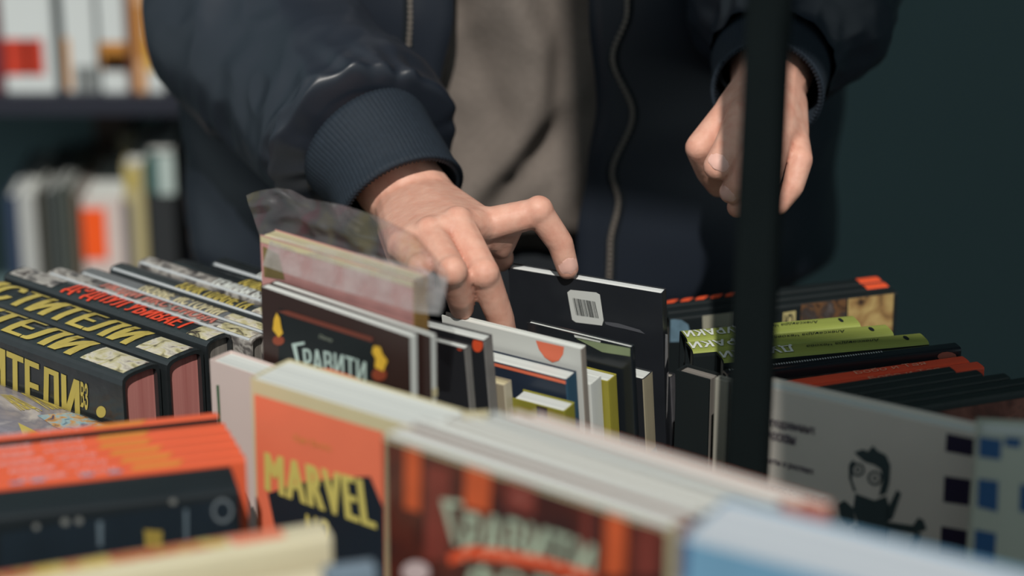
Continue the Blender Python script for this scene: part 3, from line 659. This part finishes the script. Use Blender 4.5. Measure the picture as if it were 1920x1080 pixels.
# black book with silver dashes
aK, anK, LK = line_px((1366, 704), (1803, 652), ZR)
TK = .010
b = book('hardcover_book', 'black hardcover with silver dashes along its spine before the green books', aK, anK, LK, TK, 'top', m_blackg, m_pages, bulge=.002, over=.002)
rng = random.Random(5)
decal(b, 'top', [[(LK * f, TK * .62), (LK * (f + .006), TK * .62), (LK * (f + .009), TK * .9), (LK * (f + .003), TK * .9)] for f in [.02 + .011 * q for q in range(60)]], mat('silver_ink', (170, 174, 176), .3), 'silver_dashes', px=False)
decal(b, 'front', [[(LK * .05, b.H - .006), (LK * .98, b.H - .006), (LK * .98, b.H - .03), (LK * .05, b.H - .03)]], blotch('dim_cover_art', [(40, 38, 40), (66, 58, 56), (100, 92, 90), (44, 42, 44)], 60), 'cover_picture', px=False)
decal(b, 'front', [ellipse(1775, 668, 18, 9, 12)], mat('rose_print', (150, 92, 78), .4), 'rose_print', eps=.0005)
# two orange-red spines
aQ, anQ, LQ = line_px((1556, 729), (1846, 688), ZR - .004)
nq = nrm(anQ)
for i, lab in enumerate(['orange red spine next to the black spines at the right', 'orange red spine next to the black silver-dashed book']):
    T = .0098
    a = aQ + nq * i * .0102 - dirv(anQ) * (.004 * i + .02)
    b = book('paperback_book', lab, a, anQ, LQ + .02, T, 'top', mat('vermilion_spine', (226, 84, 56), .4, .35, .08), m_pages, bulge=.0015, board=.0007, over=.0005, group='orange red books at the right')
    L = b.L
    text(b, 'top', 'Бобо и Тая', [(L * .4, T * .8), (L * .78, T * .8), (L * .78, T * .3), (L * .4, T * .3)], mat('pale_orange_ink', (236, 160, 130), .4), px=False, bold=.0, name='spine_lettering')
# black spines at the right edge
aS, anS, LS = line_px((1700, 768), (1960, 727), ZR + .004)
for i in range(5):
    T = .0088
    a = aS + nrm(anS) * i * .0093 - dirv(anS) * (.012 * i)
    lab = ['black spine with a thin grey edge, nearest of the black spines at the right edge', 'second nearest black spine at the right edge', 'middle black spine at the right edge',
           'second farthest black spine at the right edge', 'black spine touching the orange red spines at the right'][i]
    b = book('paperback_book', lab, a, anS, .1, T, 'top', mat('matt_black_spine', (32, 42, 42), .5, .4), m_pages_dark, bulge=.0015, board=.0007, over=.0005, group='black books with spines up at the right edge')
    decal(b, 'top', [[(.001, T * .03), (.099, T * .03), (.099, T * .08), (.001, T * .08)]], mat('edge_grey', (84, 88, 86), .5), 'spine_edge', px=False)
    if i == 0: decal(b, 'front', [[(0.001, b.H - .004), (.099, b.H - .004), (.099, b.H - .1), (.001, b.H - .1)]], blotch('dim_red_art', [(58, 46, 44), (96, 58, 50), (130, 84, 72), (50, 44, 44)], 40), 'cover_picture', px=False)
# tall black box whose end fills the gap left of the pole, and the pale thin book beside it
aT, anT, LT = line_px((1266, 694), (1330, 712), .960)
b = book('black_box', 'black box standing in the gap left of the pole', aT, anT, LT, .012, 'left', m_black, m_pages_dark, lean=0, cat='box')
aT, anT, LT = line_px((1340, 710), (1364, 716), .972)
b = book('paperback_book', 'thin pale grey book upright against the left side of the pole', aT, anT, LT, .006, 'left', mat('pale_grey_card', (150, 148, 138), .5), m_pages_dark, lean=0)

# ------------------------------------------------------------------ the person leafing through the books
m_skin = mat('skin', (214, 160, 136), .52, .35, .10, 130, .5)
def skin_setup():
    nt = m_skin.node_tree; b = nt.nodes['Principled BSDF']
    b.inputs['Subsurface Weight'].default_value = .12; b.inputs['Subsurface Radius'].default_value = (.6, .25, .15); b.inputs['Subsurface Scale'].default_value = .006
    mx = [n for n in nt.nodes if n.type == 'MIX'][0]
    mx.inputs[6].default_value = (*lin((200, 138, 118)), 1); mx.inputs[7].default_value = (*lin((226, 184, 164)), 1)
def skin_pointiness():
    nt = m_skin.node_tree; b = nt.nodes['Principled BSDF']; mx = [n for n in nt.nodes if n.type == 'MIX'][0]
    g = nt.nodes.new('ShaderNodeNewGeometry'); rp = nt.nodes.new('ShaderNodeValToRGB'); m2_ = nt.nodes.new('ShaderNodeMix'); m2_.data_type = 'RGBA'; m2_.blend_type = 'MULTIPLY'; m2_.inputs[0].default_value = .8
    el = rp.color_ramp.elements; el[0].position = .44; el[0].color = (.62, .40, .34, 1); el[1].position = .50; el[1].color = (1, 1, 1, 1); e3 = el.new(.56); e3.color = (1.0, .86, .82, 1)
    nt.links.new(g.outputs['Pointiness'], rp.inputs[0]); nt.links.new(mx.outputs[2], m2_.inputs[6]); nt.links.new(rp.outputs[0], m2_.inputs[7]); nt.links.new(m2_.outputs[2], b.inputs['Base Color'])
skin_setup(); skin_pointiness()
m_satin = mat('navy_satin', (30, 36, 46), .43, .58, .12, 8)
m_satin.node_tree.nodes['Principled BSDF'].inputs['Sheen Weight'].default_value = 0
m_rib = mat('navy_rib_knit', (31, 40, 50), .75, .3, .25, 300)
m_lining = mat('dark_lining', (28, 33, 38), .6, .3)
m_sweat = mat('grey_jersey', (112, 104, 98), .9, .15, .16, 260, .3)
m_trouser = mat('black_trousers', (34, 38, 42), .85, .2)
m_metal = mat('zip_metal', (132, 124, 116), .35, .5, .2, 300, Metallic=.2)
m_nail = mat('fingernail', (224, 178, 164), .28, .5, .05)
YC = 1.665
person = bpy.data.objects.new('person', None); COL.objects.link(person); person.location = (0, YC, 0)
tag(person, 'person in navy bomber jacket and grey sweatshirt leafing through the books', 'person')
PINV = Matrix.Translation((0, -YC, 0))
def pl(name, vs, fs, m, smooth=True, parent=None): return from_py(name, [PINV @ Vector(v) for v in vs], fs, parent or person, m, smooth)

def hull(bm, balls, n=14):
    """convex hull of a few balls"""
    vv = []
    for c, r in balls:
        for i in range(n):
            for j in range(1, n // 2):
                th, ph = 2 * math.pi * i / n, math.pi * j / (n // 2)
                vv.append(bm.verts.new(Vector(c) + Vector((math.cos(th) * math.sin(ph), math.sin(th) * math.sin(ph), math.cos(ph))) * r))
        vv.append(bm.verts.new(Vector(c) + Vector((0, 0, r)))); vv.append(bm.verts.new(Vector(c) - Vector((0, 0, r))))
    res = bmesh.ops.convex_hull(bm, input=vv)
    junk = [e for e in set(res['geom_interior']) | set(res['geom_unused']) if isinstance(e, bmesh.types.BMVert)]
    bmesh.ops.delete(bm, geom=junk, context='VERTS')
def remesh(shapes, voxel, smooth):
    bm = bmesh.new()
    for s in shapes: hull(bm, s)
    me = bpy.data.meshes.new('r'); bm.to_mesh(me); bm.free()
    o = bpy.data.objects.new('r', me); COL.objects.link(o)
    md = o.modifiers.new('r', 'REMESH'); md.mode = 'VOXEL'; md.voxel_size = voxel
    sm = o.modifiers.new('s', 'SMOOTH'); sm.factor = .5; sm.iterations = smooth
    dg = bpy.context.evaluated_depsgraph_get(); dg.update()
    out = bpy.data.meshes.new_from_object(o.evaluated_get(dg)); bpy.data.objects.remove(o)
    return out
def chain(pts, rad):
    return [[(pts[i], rad[i]), (pts[i + 1], rad[i + 1])] for i in range(len(pts) - 1)]

# --- the hand on the books (person's right): joints as photo column, row, depth
HS = .036
def DH(u, v, t): return D(u, v, t + HS)
W0 = D(735, 330, 1.484)                      # forearm inside the cuff
Wr = DH(782, 386, 1.432)                      # wrist
IM, MM, RM, PM = DH(905, 424, 1.376), DH(858, 426, 1.356), DH(806, 444, 1.350), DH(757, 462, 1.358)
idx = [IM, DH(1010, 398, 1.372), DH(1050, 455, 1.380), DH(1064, 503, 1.386)]
mid = [MM, DH(907, 512, 1.332), DH(938, 596, 1.352), DH(952, 655, 1.366)]
rin = [RM, DH(848, 508, 1.318), DH(862, 556, 1.336), DH(866, 578, 1.348)]
pin = [PM, DH(788, 500, 1.328), DH(792, 540, 1.346), DH(796, 560, 1.360)]
thb = [DH(850, 420, 1.425), DH(895, 446, 1.412), DH(926, 464, 1.408), DH(938, 484, 1.412)]
r1 = .0098
hand = []
hand += chain(idx, [.0105, .0088, .0079, .0068]) + chain(mid, [.0108, .0092, .0082, .0070]) + chain(rin, [.0104, .0088, .0080, .0072]) + chain(pin, [.0098, .0080, .0072, .0065])
hand += chain(thb, [.014, .0125, .0105, .0085])
hand += [[(IM, .0100), (idx[0].lerp(idx[1], .62), .0066), (DH(940, 462, 1.392), .0080)]]
wl, wr = DH(752, 392, 1.436), DH(815, 382, 1.432)
hand += [[(wl, .0165), (PM, .0105), (RM, .0108), (Wr, .018)], [(Wr, .018), (RM, .0108), (MM, .0112), (wr, .0165)], [(wr, .0165), (MM, .0112), (IM, .0108)],
         [(wr, .016), (IM, .0105), (thb[0], .014), (thb[1], .012)], [(wl, .0165), (Wr, .0185), (wr, .0165), (W0, .027)]]
down = CU * -1
hand += [[(wl + down * .012 + CF * .004, .015), (PM + down * .010 + CF * .008, .009), (RM + down * .012 + CF * .008, .009), (MM + down * .012 + CF * .008, .009), (IM + down * .008 + CF * .008, .009), (wr + down * .012, .014), (thb[0], .013)]]
# knuckles and tendons
hand += [[(idx[1] - CF * .0012 + CU * .001, .0091)], [(mid[1] - CF * .0018, .0094)], [(rin[1] - CF * .0016, .0091)], [(pin[1] - CF * .001, .0083)]]
hand += [[(MM - CF * .001 + CU * .0028, .0098)], [(RM - CF * .001 + CU * .0026, .0096)], [(IM + CU * .0026, .0096)]]
for mm_ in (IM, MM, RM): hand += [[(mm_ + CU * .006, .0048), (Wr.lerp(wr if mm_ is IM else Wr, .5) + CU * .012, .0052)]]

# --- the hanging hand (person's left), half behind the pole
T2 = 1.465
F0 = D(1450, 120, T2 + .05); V0 = D(1438, 175, T2 + .012)
KI, KM, KR, KP = D(1372, 205, T2 - .012), D(1420, 236, T2 - .022), D(1458, 250, T2 - .016), D(1488, 252, T2)
i2 = [KI, D(1310, 277, T2 - .022), D(1328, 322, T2 - .004), D(1347, 350, T2 + .006)]
m2 = [KM, D(1408, 300, T2 - .046), D(1384, 342, T2 - .040), D(1370, 360, T2 - .034)]
r2 = [KR, D(1440, 330, T2 - .040), D(1408, 372, T2 - .030), D(1383, 388, T2 - .024)]
p2 = [KP, D(1500, 300, T2 - .02), D(1486, 350, T2 - .022), D(1460, 384, T2 - .02)]
t2 = [D(1412, 190, T2 - .01), D(1396, 222, T2 - .032), D(1366, 282, T2 - .042), D(1344, 312, T2 - .042)]
hand2 = chain(i2, [.0098, .0085, .0078, .0068]) + chain(m2, [.0100, .0088, .0080, .0072]) + chain(r2, [.0098, .0085, .0076, .0068]) + chain(p2, [.0092, .0080, .0072, .0064]) + chain(t2, [.013, .0115, .0100, .0084])
hand2 += [[(V0, .0225), (KI, .0105), (KM, .011), (t2[0], .013)], [(V0, .0225), (KM, .011), (KR, .0108)], [(V0, .0225), (KR, .0108), (KP, .0098), (D(1478, 195, T2 + .01), .012)], [(V0, .0225), (F0, .028)]]
bm = bmesh.new()
for shapes, vox, smo in ((hand, .0013, 5), (hand2, .0014, 5)):
    me = remesh(shapes, vox, smo); bm.from_mesh(me); bpy.data.meshes.remove(me)
# arms, trunk, neck and head inside the clothes
SH_R, SH_L = Vector((-.185, YC + .01, 1.40)), Vector((.185, YC + .01, 1.40))
EL_R, EL_L = D(456, 25, 1.652), Vector((.225, 1.665, 1.165))
UP_R = D(520, -260, 1.69)
core = [[(SH_R, .05), (UP_R, .042)], [(UP_R, .042), (EL_R, .036)], [(EL_R, .036), (D(556, 140, 1.59), .034)], [(D(556, 140, 1.59), .034), (W0, .027)], [(SH_L, .05), (EL_L, .036)], [(EL_L, .036), (F0, .024)],
        [(SH_R, .06), (SH_L, .06), (Vector((-.10, YC, 1.0)), .085), (Vector((.10, YC, 1.0)), .085)],
        [(Vector((-.10, YC, 1.0)), .085), (Vector((.10, YC, 1.0)), .085), (Vector((-.09, YC, .88)), .09), (Vector((.09, YC, .88)), .09)],
        [(Vector((0, YC, 1.43)), .055), (Vector((0, YC - .01, 1.54)), .052)],
        [(Vector((0, YC + .01, 1.67)), .095), (Vector((0, YC - .035, 1.64)), .08), (Vector((0, YC - .045, 1.57)), .045)],
        [(Vector((0, YC - .11, 1.655)), .012), (Vector((0, YC - .128, 1.63)), .014)], [(Vector((-.082, YC, 1.65)), .02), (Vector((-.085, YC, 1.62)), .015)], [(Vector((.082, YC, 1.65)), .02), (Vector((.085, YC, 1.62)), .015)]]
me = remesh(core, .007, 3); bm.from_mesh(me); bpy.data.meshes.remove(me)
bmesh.ops.transform(bm, matrix=PINV, verts=bm.verts)
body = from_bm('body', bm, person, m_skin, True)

def nail(tip, prev, out, wid=.0058, ln=.0075, lift=.0066, shift=.002):
    ax = (tip - prev).normalized(); out = (out - ax * out.dot(ax)).normalized(); sd_ = ax.cross(out)
    vs, fs = [], []
    n = 8
    for j in range(n + 1):
        for i in range(n + 1):
            a, c = i / n * 2 - 1, j / n * 2 - 1
            wv = math.sqrt(max(0, 1 - abs(c) ** 4)) if c < 0 else math.sqrt(max(0.02, 1 - abs(c) ** 3))
            vs.append(tip + ax * (c * ln * .62 - shift) + sd_ * (a * wid * wv) + out * (lift - .0034 * (a * wv) ** 2 - .0012 * max(0, c) ** 2))
    fs = [(j*(n+1)+i, j*(n+1)+i+1, (j+1)*(n+1)+i+1, (j+1)*(n+1)+i) for j in range(n) for i in range(n)]
    pl('fingernail', vs, fs, m_nail)
nail(idx[3], idx[2], -CF * 1 + CU * .25 + Vector((.1, 0, 0)), lift=.0074, shift=.0035, ln=.0085)
nail(t2[3], t2[2], -CF + CU * .2, lift=.0093, wid=.0065)
nail(m2[3], m2[2], -CF + CU * .25, lift=.0079)

# --- tubes of cloth
def frames(pts, n):
    """smooth path through pts: n+1 points with tangents"""
    P = [pts[0] * 2 - pts[1]] + list(pts) + [pts[-1] * 2 - pts[-2]]; out = []
    m = len(pts) - 1
    for k in range(n + 1):
        x = k / n * m; i = min(int(x), m - 1); t = x - i; a, b, c, d = P[i], P[i+1], P[i+2], P[i+3]
        out.append(.5 * ((2*b) + (c-a)*t + (2*a-5*b+4*c-d)*t*t + (-a+3*b-3*c+d)*t**3))
    tg = [(out[min(k+1, n)] - out[max(k-1, 0)]).normalized() for k in range(n + 1)]
    return out, tg
def tube(name, pts, rfun, n, k, m, parent, up=Vector((0, 0, 1)), flip=False, ends=False):
    c, tg = frames(pts, n); vs = []; u = (up - tg[0] * up.dot(tg[0])).normalized()
    for j in range(n + 1):
        u = (u - tg[j] * u.dot(tg[j])).normalized(); v = tg[j].cross(u)
        for i in range(k):
            a = 2 * math.pi * i / k; r = rfun(j / n, a)
            vs.append(c[j] + (u * math.cos(a) + v * math.sin(a)) * r)
    fs = [(j*k+i, j*k+(i+1) % k, (j+1)*k+(i+1) % k, (j+1)*k+i) for j in range(n) for i in range(k)]
    o = pl(name, vs, fs, m, True, parent)
    return o
def sstep(a, b, x): x = min(1, max(0, (x - a) / (b - a))); return x * x * (3 - 2 * x)
def wr_noise(s, a, seed, fs_=6.0, fa=1.0):
    q = Vector((math.cos(a) * fa * 1.2 + s * 2.2, math.sin(a) * fa * 1.2, s * fs_ + seed))
    r = 1 - abs(noise.noise(q)) * 2
    r2_ = 1 - abs(noise.noise(q * 2.1 + Vector((3, 1, 7)))) * 2
    return .65 * r + .35 * r2_

# jacket trunk: open front, hem at the hip
EDGE_R = [(1.60, .09), (1.105, .0745), (1.075, .0655), (1.035, .0795), (.995, .0665), (.975, .071), (.945, .066), (.86, .064)]
EDGE_L = [(1.60, -.06), (1.105, -.066), (1.07, -.068), (1.05, -.0725), (.95, -.085), (.86, -.09)]
OPEN_R = [(1.60, .07), (1.105, .050), (1.04, .056), (1.0, .050), (.95, .044), (.86, .044)]
OPEN_L = [(1.60, -.03), (1.105, -.038), (1.05, -.048), (1.0, -.058), (.95, -.066), (.86, -.072)]
def edge(tab, z):
    for (z0, x0), (z1, x1) in zip(tab, tab[1:]):
        if z >= z1: t = sstep(z0, z1, z) if z0 != z1 else 0; t = (z0 - z) / (z0 - z1); t = t * t * (3 - 2 * t); return x0 + (x1 - x0) * t
    return tab[-1][1]
def jr(z):
    s = sstep(1.30, 1.47, z); hem = sstep(.90, .87, z)
    return .233 - .068 * s - .03 * hem, .140 - .05 * s - .02 * hem
vs = []; NA, NZ = 120, 70
zz = [.85 + .63 * j / NZ for j in range(NZ + 1)]
for j, z in enumerate(zz):
    rx, ry = jr(z); a0 = math.asin(edge(OPEN_R, z) / rx); a1 = 2 * math.pi + math.asin(edge(OPEN_L, z) / rx)
    for i in range(NA + 1):
        a = a0 + (a1 - a0) * i / NA
        e = min(i, NA - i) / NA; w_ = .007 * min(1, e * 12) * wr_noise(z * 2.2, a, 4.0, 5.0)
        f = 1 + w_ / rx
        vs.append((rx * f * math.sin(a), YC - ry * f * math.cos(a), z))
fs = [(j*(NA+1)+i, j*(NA+1)+i+1, (j+1)*(NA+1)+i+1, (j+1)*(NA+1)+i) for j in range(NZ) for i in range(NA)]
jacket = pl('jacket', vs, fs, m_satin)
sm = jacket.modifiers.new('thickness', 'SOLIDIFY'); sm.thickness = .004; sm.offset = -1
# zips along both front edges
for tab in (EDGE_L, EDGE_R):
    bm = bmesh.new(); prev = None; zc = .875
    while zc < 1.30:
        rx, ry = jr(zc); x = edge(tab, zc); a = math.asin(x / rx); p = Vector((x, YC - ry * math.cos(a) - .0022, zc - 0))
        x2 = edge(tab, zc + .002); dx = math.atan2(x2 - x, .002)
        M_ = PINV @ Matrix.Translation(p) @ Matrix.Rotation(dx, 4, 'Y')
        n0 = len(bm.verts); add_box(bm, -.0013, .0013, -.0013, .0013, -.0011, .0011); bm.verts.ensure_lookup_table()
        bmesh.ops.transform(bm, matrix=M_, verts=bm.verts[n0:])
        zc += .0036
    tag(from_bm('zipper', bm, jacket, m_metal), None, None, None, 'stuff')
    vs = []
    for j in range(121):
        z = .86 + .45 * j / 120; rx, ry = jr(z); x = edge(tab, z); a = math.asin(x / rx); y = YC - ry * math.cos(a) - .0008
        vs += [(x - .0045, y, z), (x + .0045, y, z)]
    o = pl('zipper_tape', vs, [(2*j, 2*j+1, 2*j+3, 2*j+2) for j in range(120)], m_lining, True, jacket)
    o.modifiers.new('thickness', 'SOLIDIFY').thickness = .0012

# sleeve of the reaching arm
SP = [SH_R + Vector((-.01, 0, .0)), D(520, -260, 1.69), D(452, 20, 1.655), D(556, 140, 1.590), D(664, 246, 1.518), D(694, 286, 1.498)]
def r_sleeve(s, a):
    base = .085 * (1 - sstep(0, .3, s)) + .063 * sstep(0, .3, s)
    base -= .006 * sstep(.45, .75, s)
    base = base * (1 - sstep(.90, 1.0, s) * .42)
    w_ = .0062 * sstep(.2, .4, s) * wr_noise(s * 1.2, a, 1.3, 6.0, .8) * (1 - .4 * sstep(.9, 1, s))
    g = .0026 * sstep(.70, .93, s) * math.sin(13 * a + 6 * noise.noise(Vector((math.cos(a) * 1.5, math.sin(a) * 1.5, 5 + s * 3)))) * (.5 + .5 * noise.noise(Vector((a * 2, s * 6, 2))))
    return base + w_ + g
tube('sleeve', SP, r_sleeve, 150, 160, m_satin, jacket)
CPATH = [D(684, 268, 1.500), D(724, 318, 1.486), D(755, 376, 1.474)]
def r_cuff(s, a): return .0390 - .0038 * sstep(0, .5, s) + .0015 * sstep(.8, 1, s) + .0009 * math.cos(84 * a)
cf = tube('cuff', CPATH, r_cuff, 14, 672, m_rib, jacket); sm = cf.modifiers.new('thickness', 'SOLIDIFY'); sm.thickness = .0035; sm.offset = 1
# sleeve and cuff of the hanging arm
SL = [SH_L + Vector((.01, 0, 0)), Vector((.215, YC + .02, 1.28)), EL_L, EL_L.lerp(F0, .55) + Vector((0, 0, .004)), F0 + CU * .002]
def r_sl2(s, a):
    base = .085 * (1 - sstep(0, .3, s)) + .062 * sstep(0, .3, s); base *= 1 - .42 * sstep(.88, 1, s)
    return base + .006 * sstep(.2, .4, s) * wr_noise(s * 1.5, a, 8.3, 9.0)
tube('sleeve', SL, r_sl2, 110, 120, m_satin, jacket)
cf = tube('cuff', [F0 + CU * .004 + CF * .012, F0.lerp(V0, .5), F0.lerp(V0, 1.0)], lambda s, a: .0345 - .003 * sstep(0, .6, s) + .0005 * math.cos(80 * a), 12, 480, m_rib, jacket)
sm = cf.modifiers.new('thickness', 'SOLIDIFY'); sm.thickness = .003; sm.offset = 1

# grey sweatshirt with soft folds
vs = []; NA, NZ = 110, 90
for j in range(NZ + 1):
    z = .925 + .52 * j / NZ
    for i in range(NA + 1):
        a = R(-105) + R(210) * i / NA
        rx, ry = .172, .112
        blouse = .010 * math.exp(-((z - .965) / .035) ** 2) - .020 * sstep(.95, .925, z)
        x = math.sin(a)
        xx = x * .172
        rid = -.002 + .018 * sstep(1.13, 1.07, z) - .004 * sstep(1.05, 1.0, z) - .040 * sstep(1.03, .955, z)       # where the long fold runs
        e = xx - rid
        f = .011 * math.exp(-(e / .020) ** 2) * (1 if e < 0 else math.exp(-e / .010)) - .012 * sstep(.002, .022, e) + .010 * sstep(.03, .06, e)
        rid2 = .046 - .05 * sstep(1.02, .95, z); e2 = xx - rid2
        f += .007 * math.exp(-(e2 / .010) ** 2) * sstep(1.10, 1.0, z)
        f -= .006 * math.exp(-((xx + .022 + (z - 1.06) * .4) / .014) ** 2) * sstep(1.0, 1.05, z)
        f += .004 * noise.noise(Vector((x * 3, z * 14, 2.0))) + .004 * (1 - 2 * abs(noise.noise(Vector((x * 4 + z * 9, z * 16 - x * 3, 5.0)))))
        k_ = 1 + (blouse + 1.2 * f) / .14
        vs.append((rx * k_ * math.sin(a), YC - ry * k_ * math.cos(a), z))
fs = [(j*(NA+1)+i, j*(NA+1)+i+1, (j+1)*(NA+1)+i+1, (j+1)*(NA+1)+i) for j in range(NZ) for i in range(NA)]
o = pl('sweatshirt', vs, fs, m_sweat); o.modifiers.new('thickness', 'SOLIDIFY').thickness = .003
# trousers and shoes, behind the table
bm = bmesh.new()
for s_ in (-1, 1):
    hull(bm, [(Vector((.085 * s_, 0, .86)), .095), (Vector((.085 * s_, 0, .5)), .07)]); hull(bm, [(Vector((.085 * s_, 0, .5)), .07), (Vector((.09 * s_, .01, .1)), .055)])
hull(bm, [(Vector((-.075, 0, .88)), .095), (Vector((.075, 0, .88)), .095), (Vector((-.07, 0, .96)), .085), (Vector((.07, 0, .96)), .085)])
from_bm('trousers', bm, person, m_trouser, True)
for s_ in (-1, 1):
    bm = bmesh.new(); hull(bm, [(Vector((.09 * s_, .03, .045)), .045), (Vector((.095 * s_, -.14, .036)), .036), (Vector((.09 * s_, .0, .09)), .045)]); from_bm('shoe', bm, person, m_black, True)
bm = bmesh.new(); hull(bm, [(Vector((0, .025, 1.70)), .097), (Vector((0, -.01, 1.715)), .09)]); from_bm('hair', bm, person, mat('dark_hair', (48, 40, 36), .7), True)

# ------------------------------------------------------------------ book shelf in the background, left
m_shelf = mat('black_shelf_board', (42, 44, 54), .5, .35, .1, 12)
TS = 2.15
YS = D(150, 178, TS).y
zs = Pz(0, 0, 0); zs = D(150, 180, TS).z
shelf = bpy.data.objects.new('book_shelf', None); COL.objects.link(shelf); shelf.location = (0, YS, 0)
tag(shelf, 'black shelf unit with blurred books behind the person', 'shelf')
XL, XR = -.95, D(322, 180, TS).x + .012
th_ = .018
ZLOW = .60
for z in (zs, ZLOW, zs + .36, .22):
    bm = bmesh.new(); add_box(bm, XL, XR, 0, .2, z - th_, z); from_bm('shelf_board', bm, shelf, m_shelf)
for x in (XL - .018, XR):
    bm = bmesh.new(); add_box(bm, x, x + .018, -.0, .2, 0, zs + .36); from_bm('side_panel', bm, shelf, m_shelf)
bm = bmesh.new(); add_box(bm, XL, XR, .2, .21, 0, zs + .36); from_bm('back_panel', bm, shelf, m_wall)
def shelf_book(label, u0, u1, base, H, cover, dep=.14, y=.012, lean=0, pages=None, group=None, spine='front', prints=()):
    x0 = (u0 - 960) / FPX * TS; x1 = (u1 - 960) / FPX * TS
    # the spine faces the room: build as an upright book whose spine is the near face
    root = bpy.data.objects.new('shelf_book', None); COL.objects.link(root); root.location = (x0, YS + y, base); root.rotation_euler = (0, lean, 0)
    tag(root, label, 'book', group)
    Wd = x1 - x0 - .0006; bd = min(.0016, Wd * .15)
    O = outline(Wd, dep, .002, 7); I = outline(Wd, dep, .002, 7, off=bd); n = len(O); vs = []
    for s in (0, H): vs += [(a, dep - u, s) for a, u in O] + [(a, dep - u, s) for a, u in I]
    bm = bmesh.new(); bv = [bm.verts.new(v) for v in vs]
    for i in range(n - 1):
        for f in ((i, i+1, 2*n+i+1, 2*n+i), (n+i+1, n+i, 3*n+i, 3*n+i+1), (i+1, i, n+i, n+i+1), (2*n+i, 2*n+i+1, 3*n+i+1, 3*n+i)): bm.faces.new([bv[q] for q in f])
    for f in ((0, 2*n, 3*n, n), (n-1, 2*n-1, 4*n-1, 3*n-1)): bm.faces.new([bv[q] for q in f])
    from_bm('cover', bm, root, cover)
    bm = bmesh.new(); add_box(bm, bd * 1.05, Wd - bd * 1.05, bd + .002, dep - .003, .002, H - .003); from_bm('pages', bm, root, pages or m_pages)
    for (f0, f1, h0, h1, m_) in prints:
        bm = bmesh.new(); v = [bm.verts.new((Wd * f0, -.0006, h0)), bm.verts.new((Wd * f1, -.0006, h0)), bm.verts.new((Wd * f1, -.0006, h1)), bm.verts.new((Wd * f0, -.0006, h1))]; bm.faces.new(v)
        from_bm('spine_print', bm, root, m_)
    return root
UG, LG = 'books on the upper shelf', 'books on the lower shelf'
mW = mat('spine_white', (206, 212, 212), .5, .3, .05, 20); mRed = mat('spine_red', (190, 62, 44), .5, .3, .3, 40); mDk = mat('spine_dark', (46, 50, 56), .5)
mGo = mat('spine_gold', (188, 128, 60), .5, .3, .25, 40); mBr = mat('spine_brown', (104, 62, 46), .5, .3, .25, 40); mPe = mat('spine_peach', (216, 168, 124), .5, .3, .15, 40)
mGr = mat('spine_grey', (120, 124, 124), .5, .3, .25, 60)
shelf_book('dark red spine at the left edge of the upper shelf', -30, 6, zs, .26, mat('spine_wine', (96, 44, 54), .5))
shelf_book('wide white spine with red picture on the upper shelf', 7, 104, zs, .26, mW, prints=[(0, .78, .016, .049, mRed), (.42, .5, .016, .049, mat('spine_deep_red', (120, 44, 38), .5))])
shelf_book('white spine with grey foot print on the upper shelf', 121, 182, zs, .25, mW, prints=[(.3, .95, .0, .024, mGr), (0, .18, .002, .05, mPe)])
shelf_book('white spine with golden brown picture on the upper shelf', 188, 238, zs, .25, mW, prints=[(0, 1, .022, .046, mGo), (.1, 1, .02, .034, mBr)])
shelf_book('brown and peach spine on the upper shelf', 240, 274, zs, .25, mPe, prints=[(0, .4, .0, .25, mBr), (.5, 1, .03, .08, mGo)])
shelf_book('white and yellow spine at the right end of the upper shelf', 275, 306, zs, .25, mW, prints=[(0, .6, .02, .05, mat('spine_yellow', (206, 168, 70), .5))])
H_ = lambda v: D(100, v, TS).z - ZLOW
shelf_book('dark blue spine at the left edge of the lower shelf', -12, 10, ZLOW, H_(402), mat('spine_blue', (52, 66, 92), .5))
shelf_book('pale grey spine left of the dark thin spines on the lower shelf', 11, 46, ZLOW, H_(400), mat('spine_pale', (176, 178, 176), .5))
cols = [(78, 74, 62), (52, 58, 60), (88, 92, 88), (56, 64, 64), (96, 100, 92), (90, 70, 54)]
labs = ['olive dark thin spine right of the pale grey one', 'charcoal thin spine in the dark group on the lower shelf', 'grey thin spine between charcoal ones on the lower shelf', 'dark teal thin spine on the lower shelf', 'light grey green thin spine on the lower shelf', 'brown thin spine left of the orange topped book']
for i, c in enumerate(cols): shelf_book(labs[i], 47 + 14 * i, 60 + 14 * i, ZLOW, H_([385, 392, 388, 378, 384, 400][i]), mat('thin_spine_%d' % i, c, .5), group=LG)
shelf_book('white book with glowing orange panel on the lower shelf', 132, 214, ZLOW, H_(408), mat('spine_pinkwhite', (205, 190, 184), .5), prints=[(.02, .58, H_(540), H_(428), mat('spine_orange', (244, 92, 36), .45, .3, .05))])
shelf_book('beige book standing behind the orange panelled one', 160, 232, ZLOW, H_(376), mat('spine_beige', (160, 150, 124), .5), y=.16 - .005, dep=.03)
shelf_book('dull brown book, tallest behind the beige one', 100, 180, ZLOW, H_(330), mat('spine_dullbrown', (84, 68, 58), .5), y=.187, dep=.011)
shelf_book('cream spiral edged book right of the white one', 216, 258, ZLOW, H_(334), mat('spine_cream', (176, 164, 122), .5), prints=[(.15, .6, H_(385), H_(345), mat('spine_mustard', (176, 156, 70), .5)), (0, .35, 0.01, H_(415), mat('spine_slate', (96, 94, 100), .5))])
shelf_book('teal and white topped dark book on the lower shelf', 261, 316, ZLOW, H_(308), mat('spine_black', (46, 48, 50), .5), prints=[(.45, 1, H_(398), H_(310), mat('spine_mint', (176, 190, 186), .5)), (0, .45, H_(395), H_(310), mat('spine_teal', (50, 86, 84), .5))])
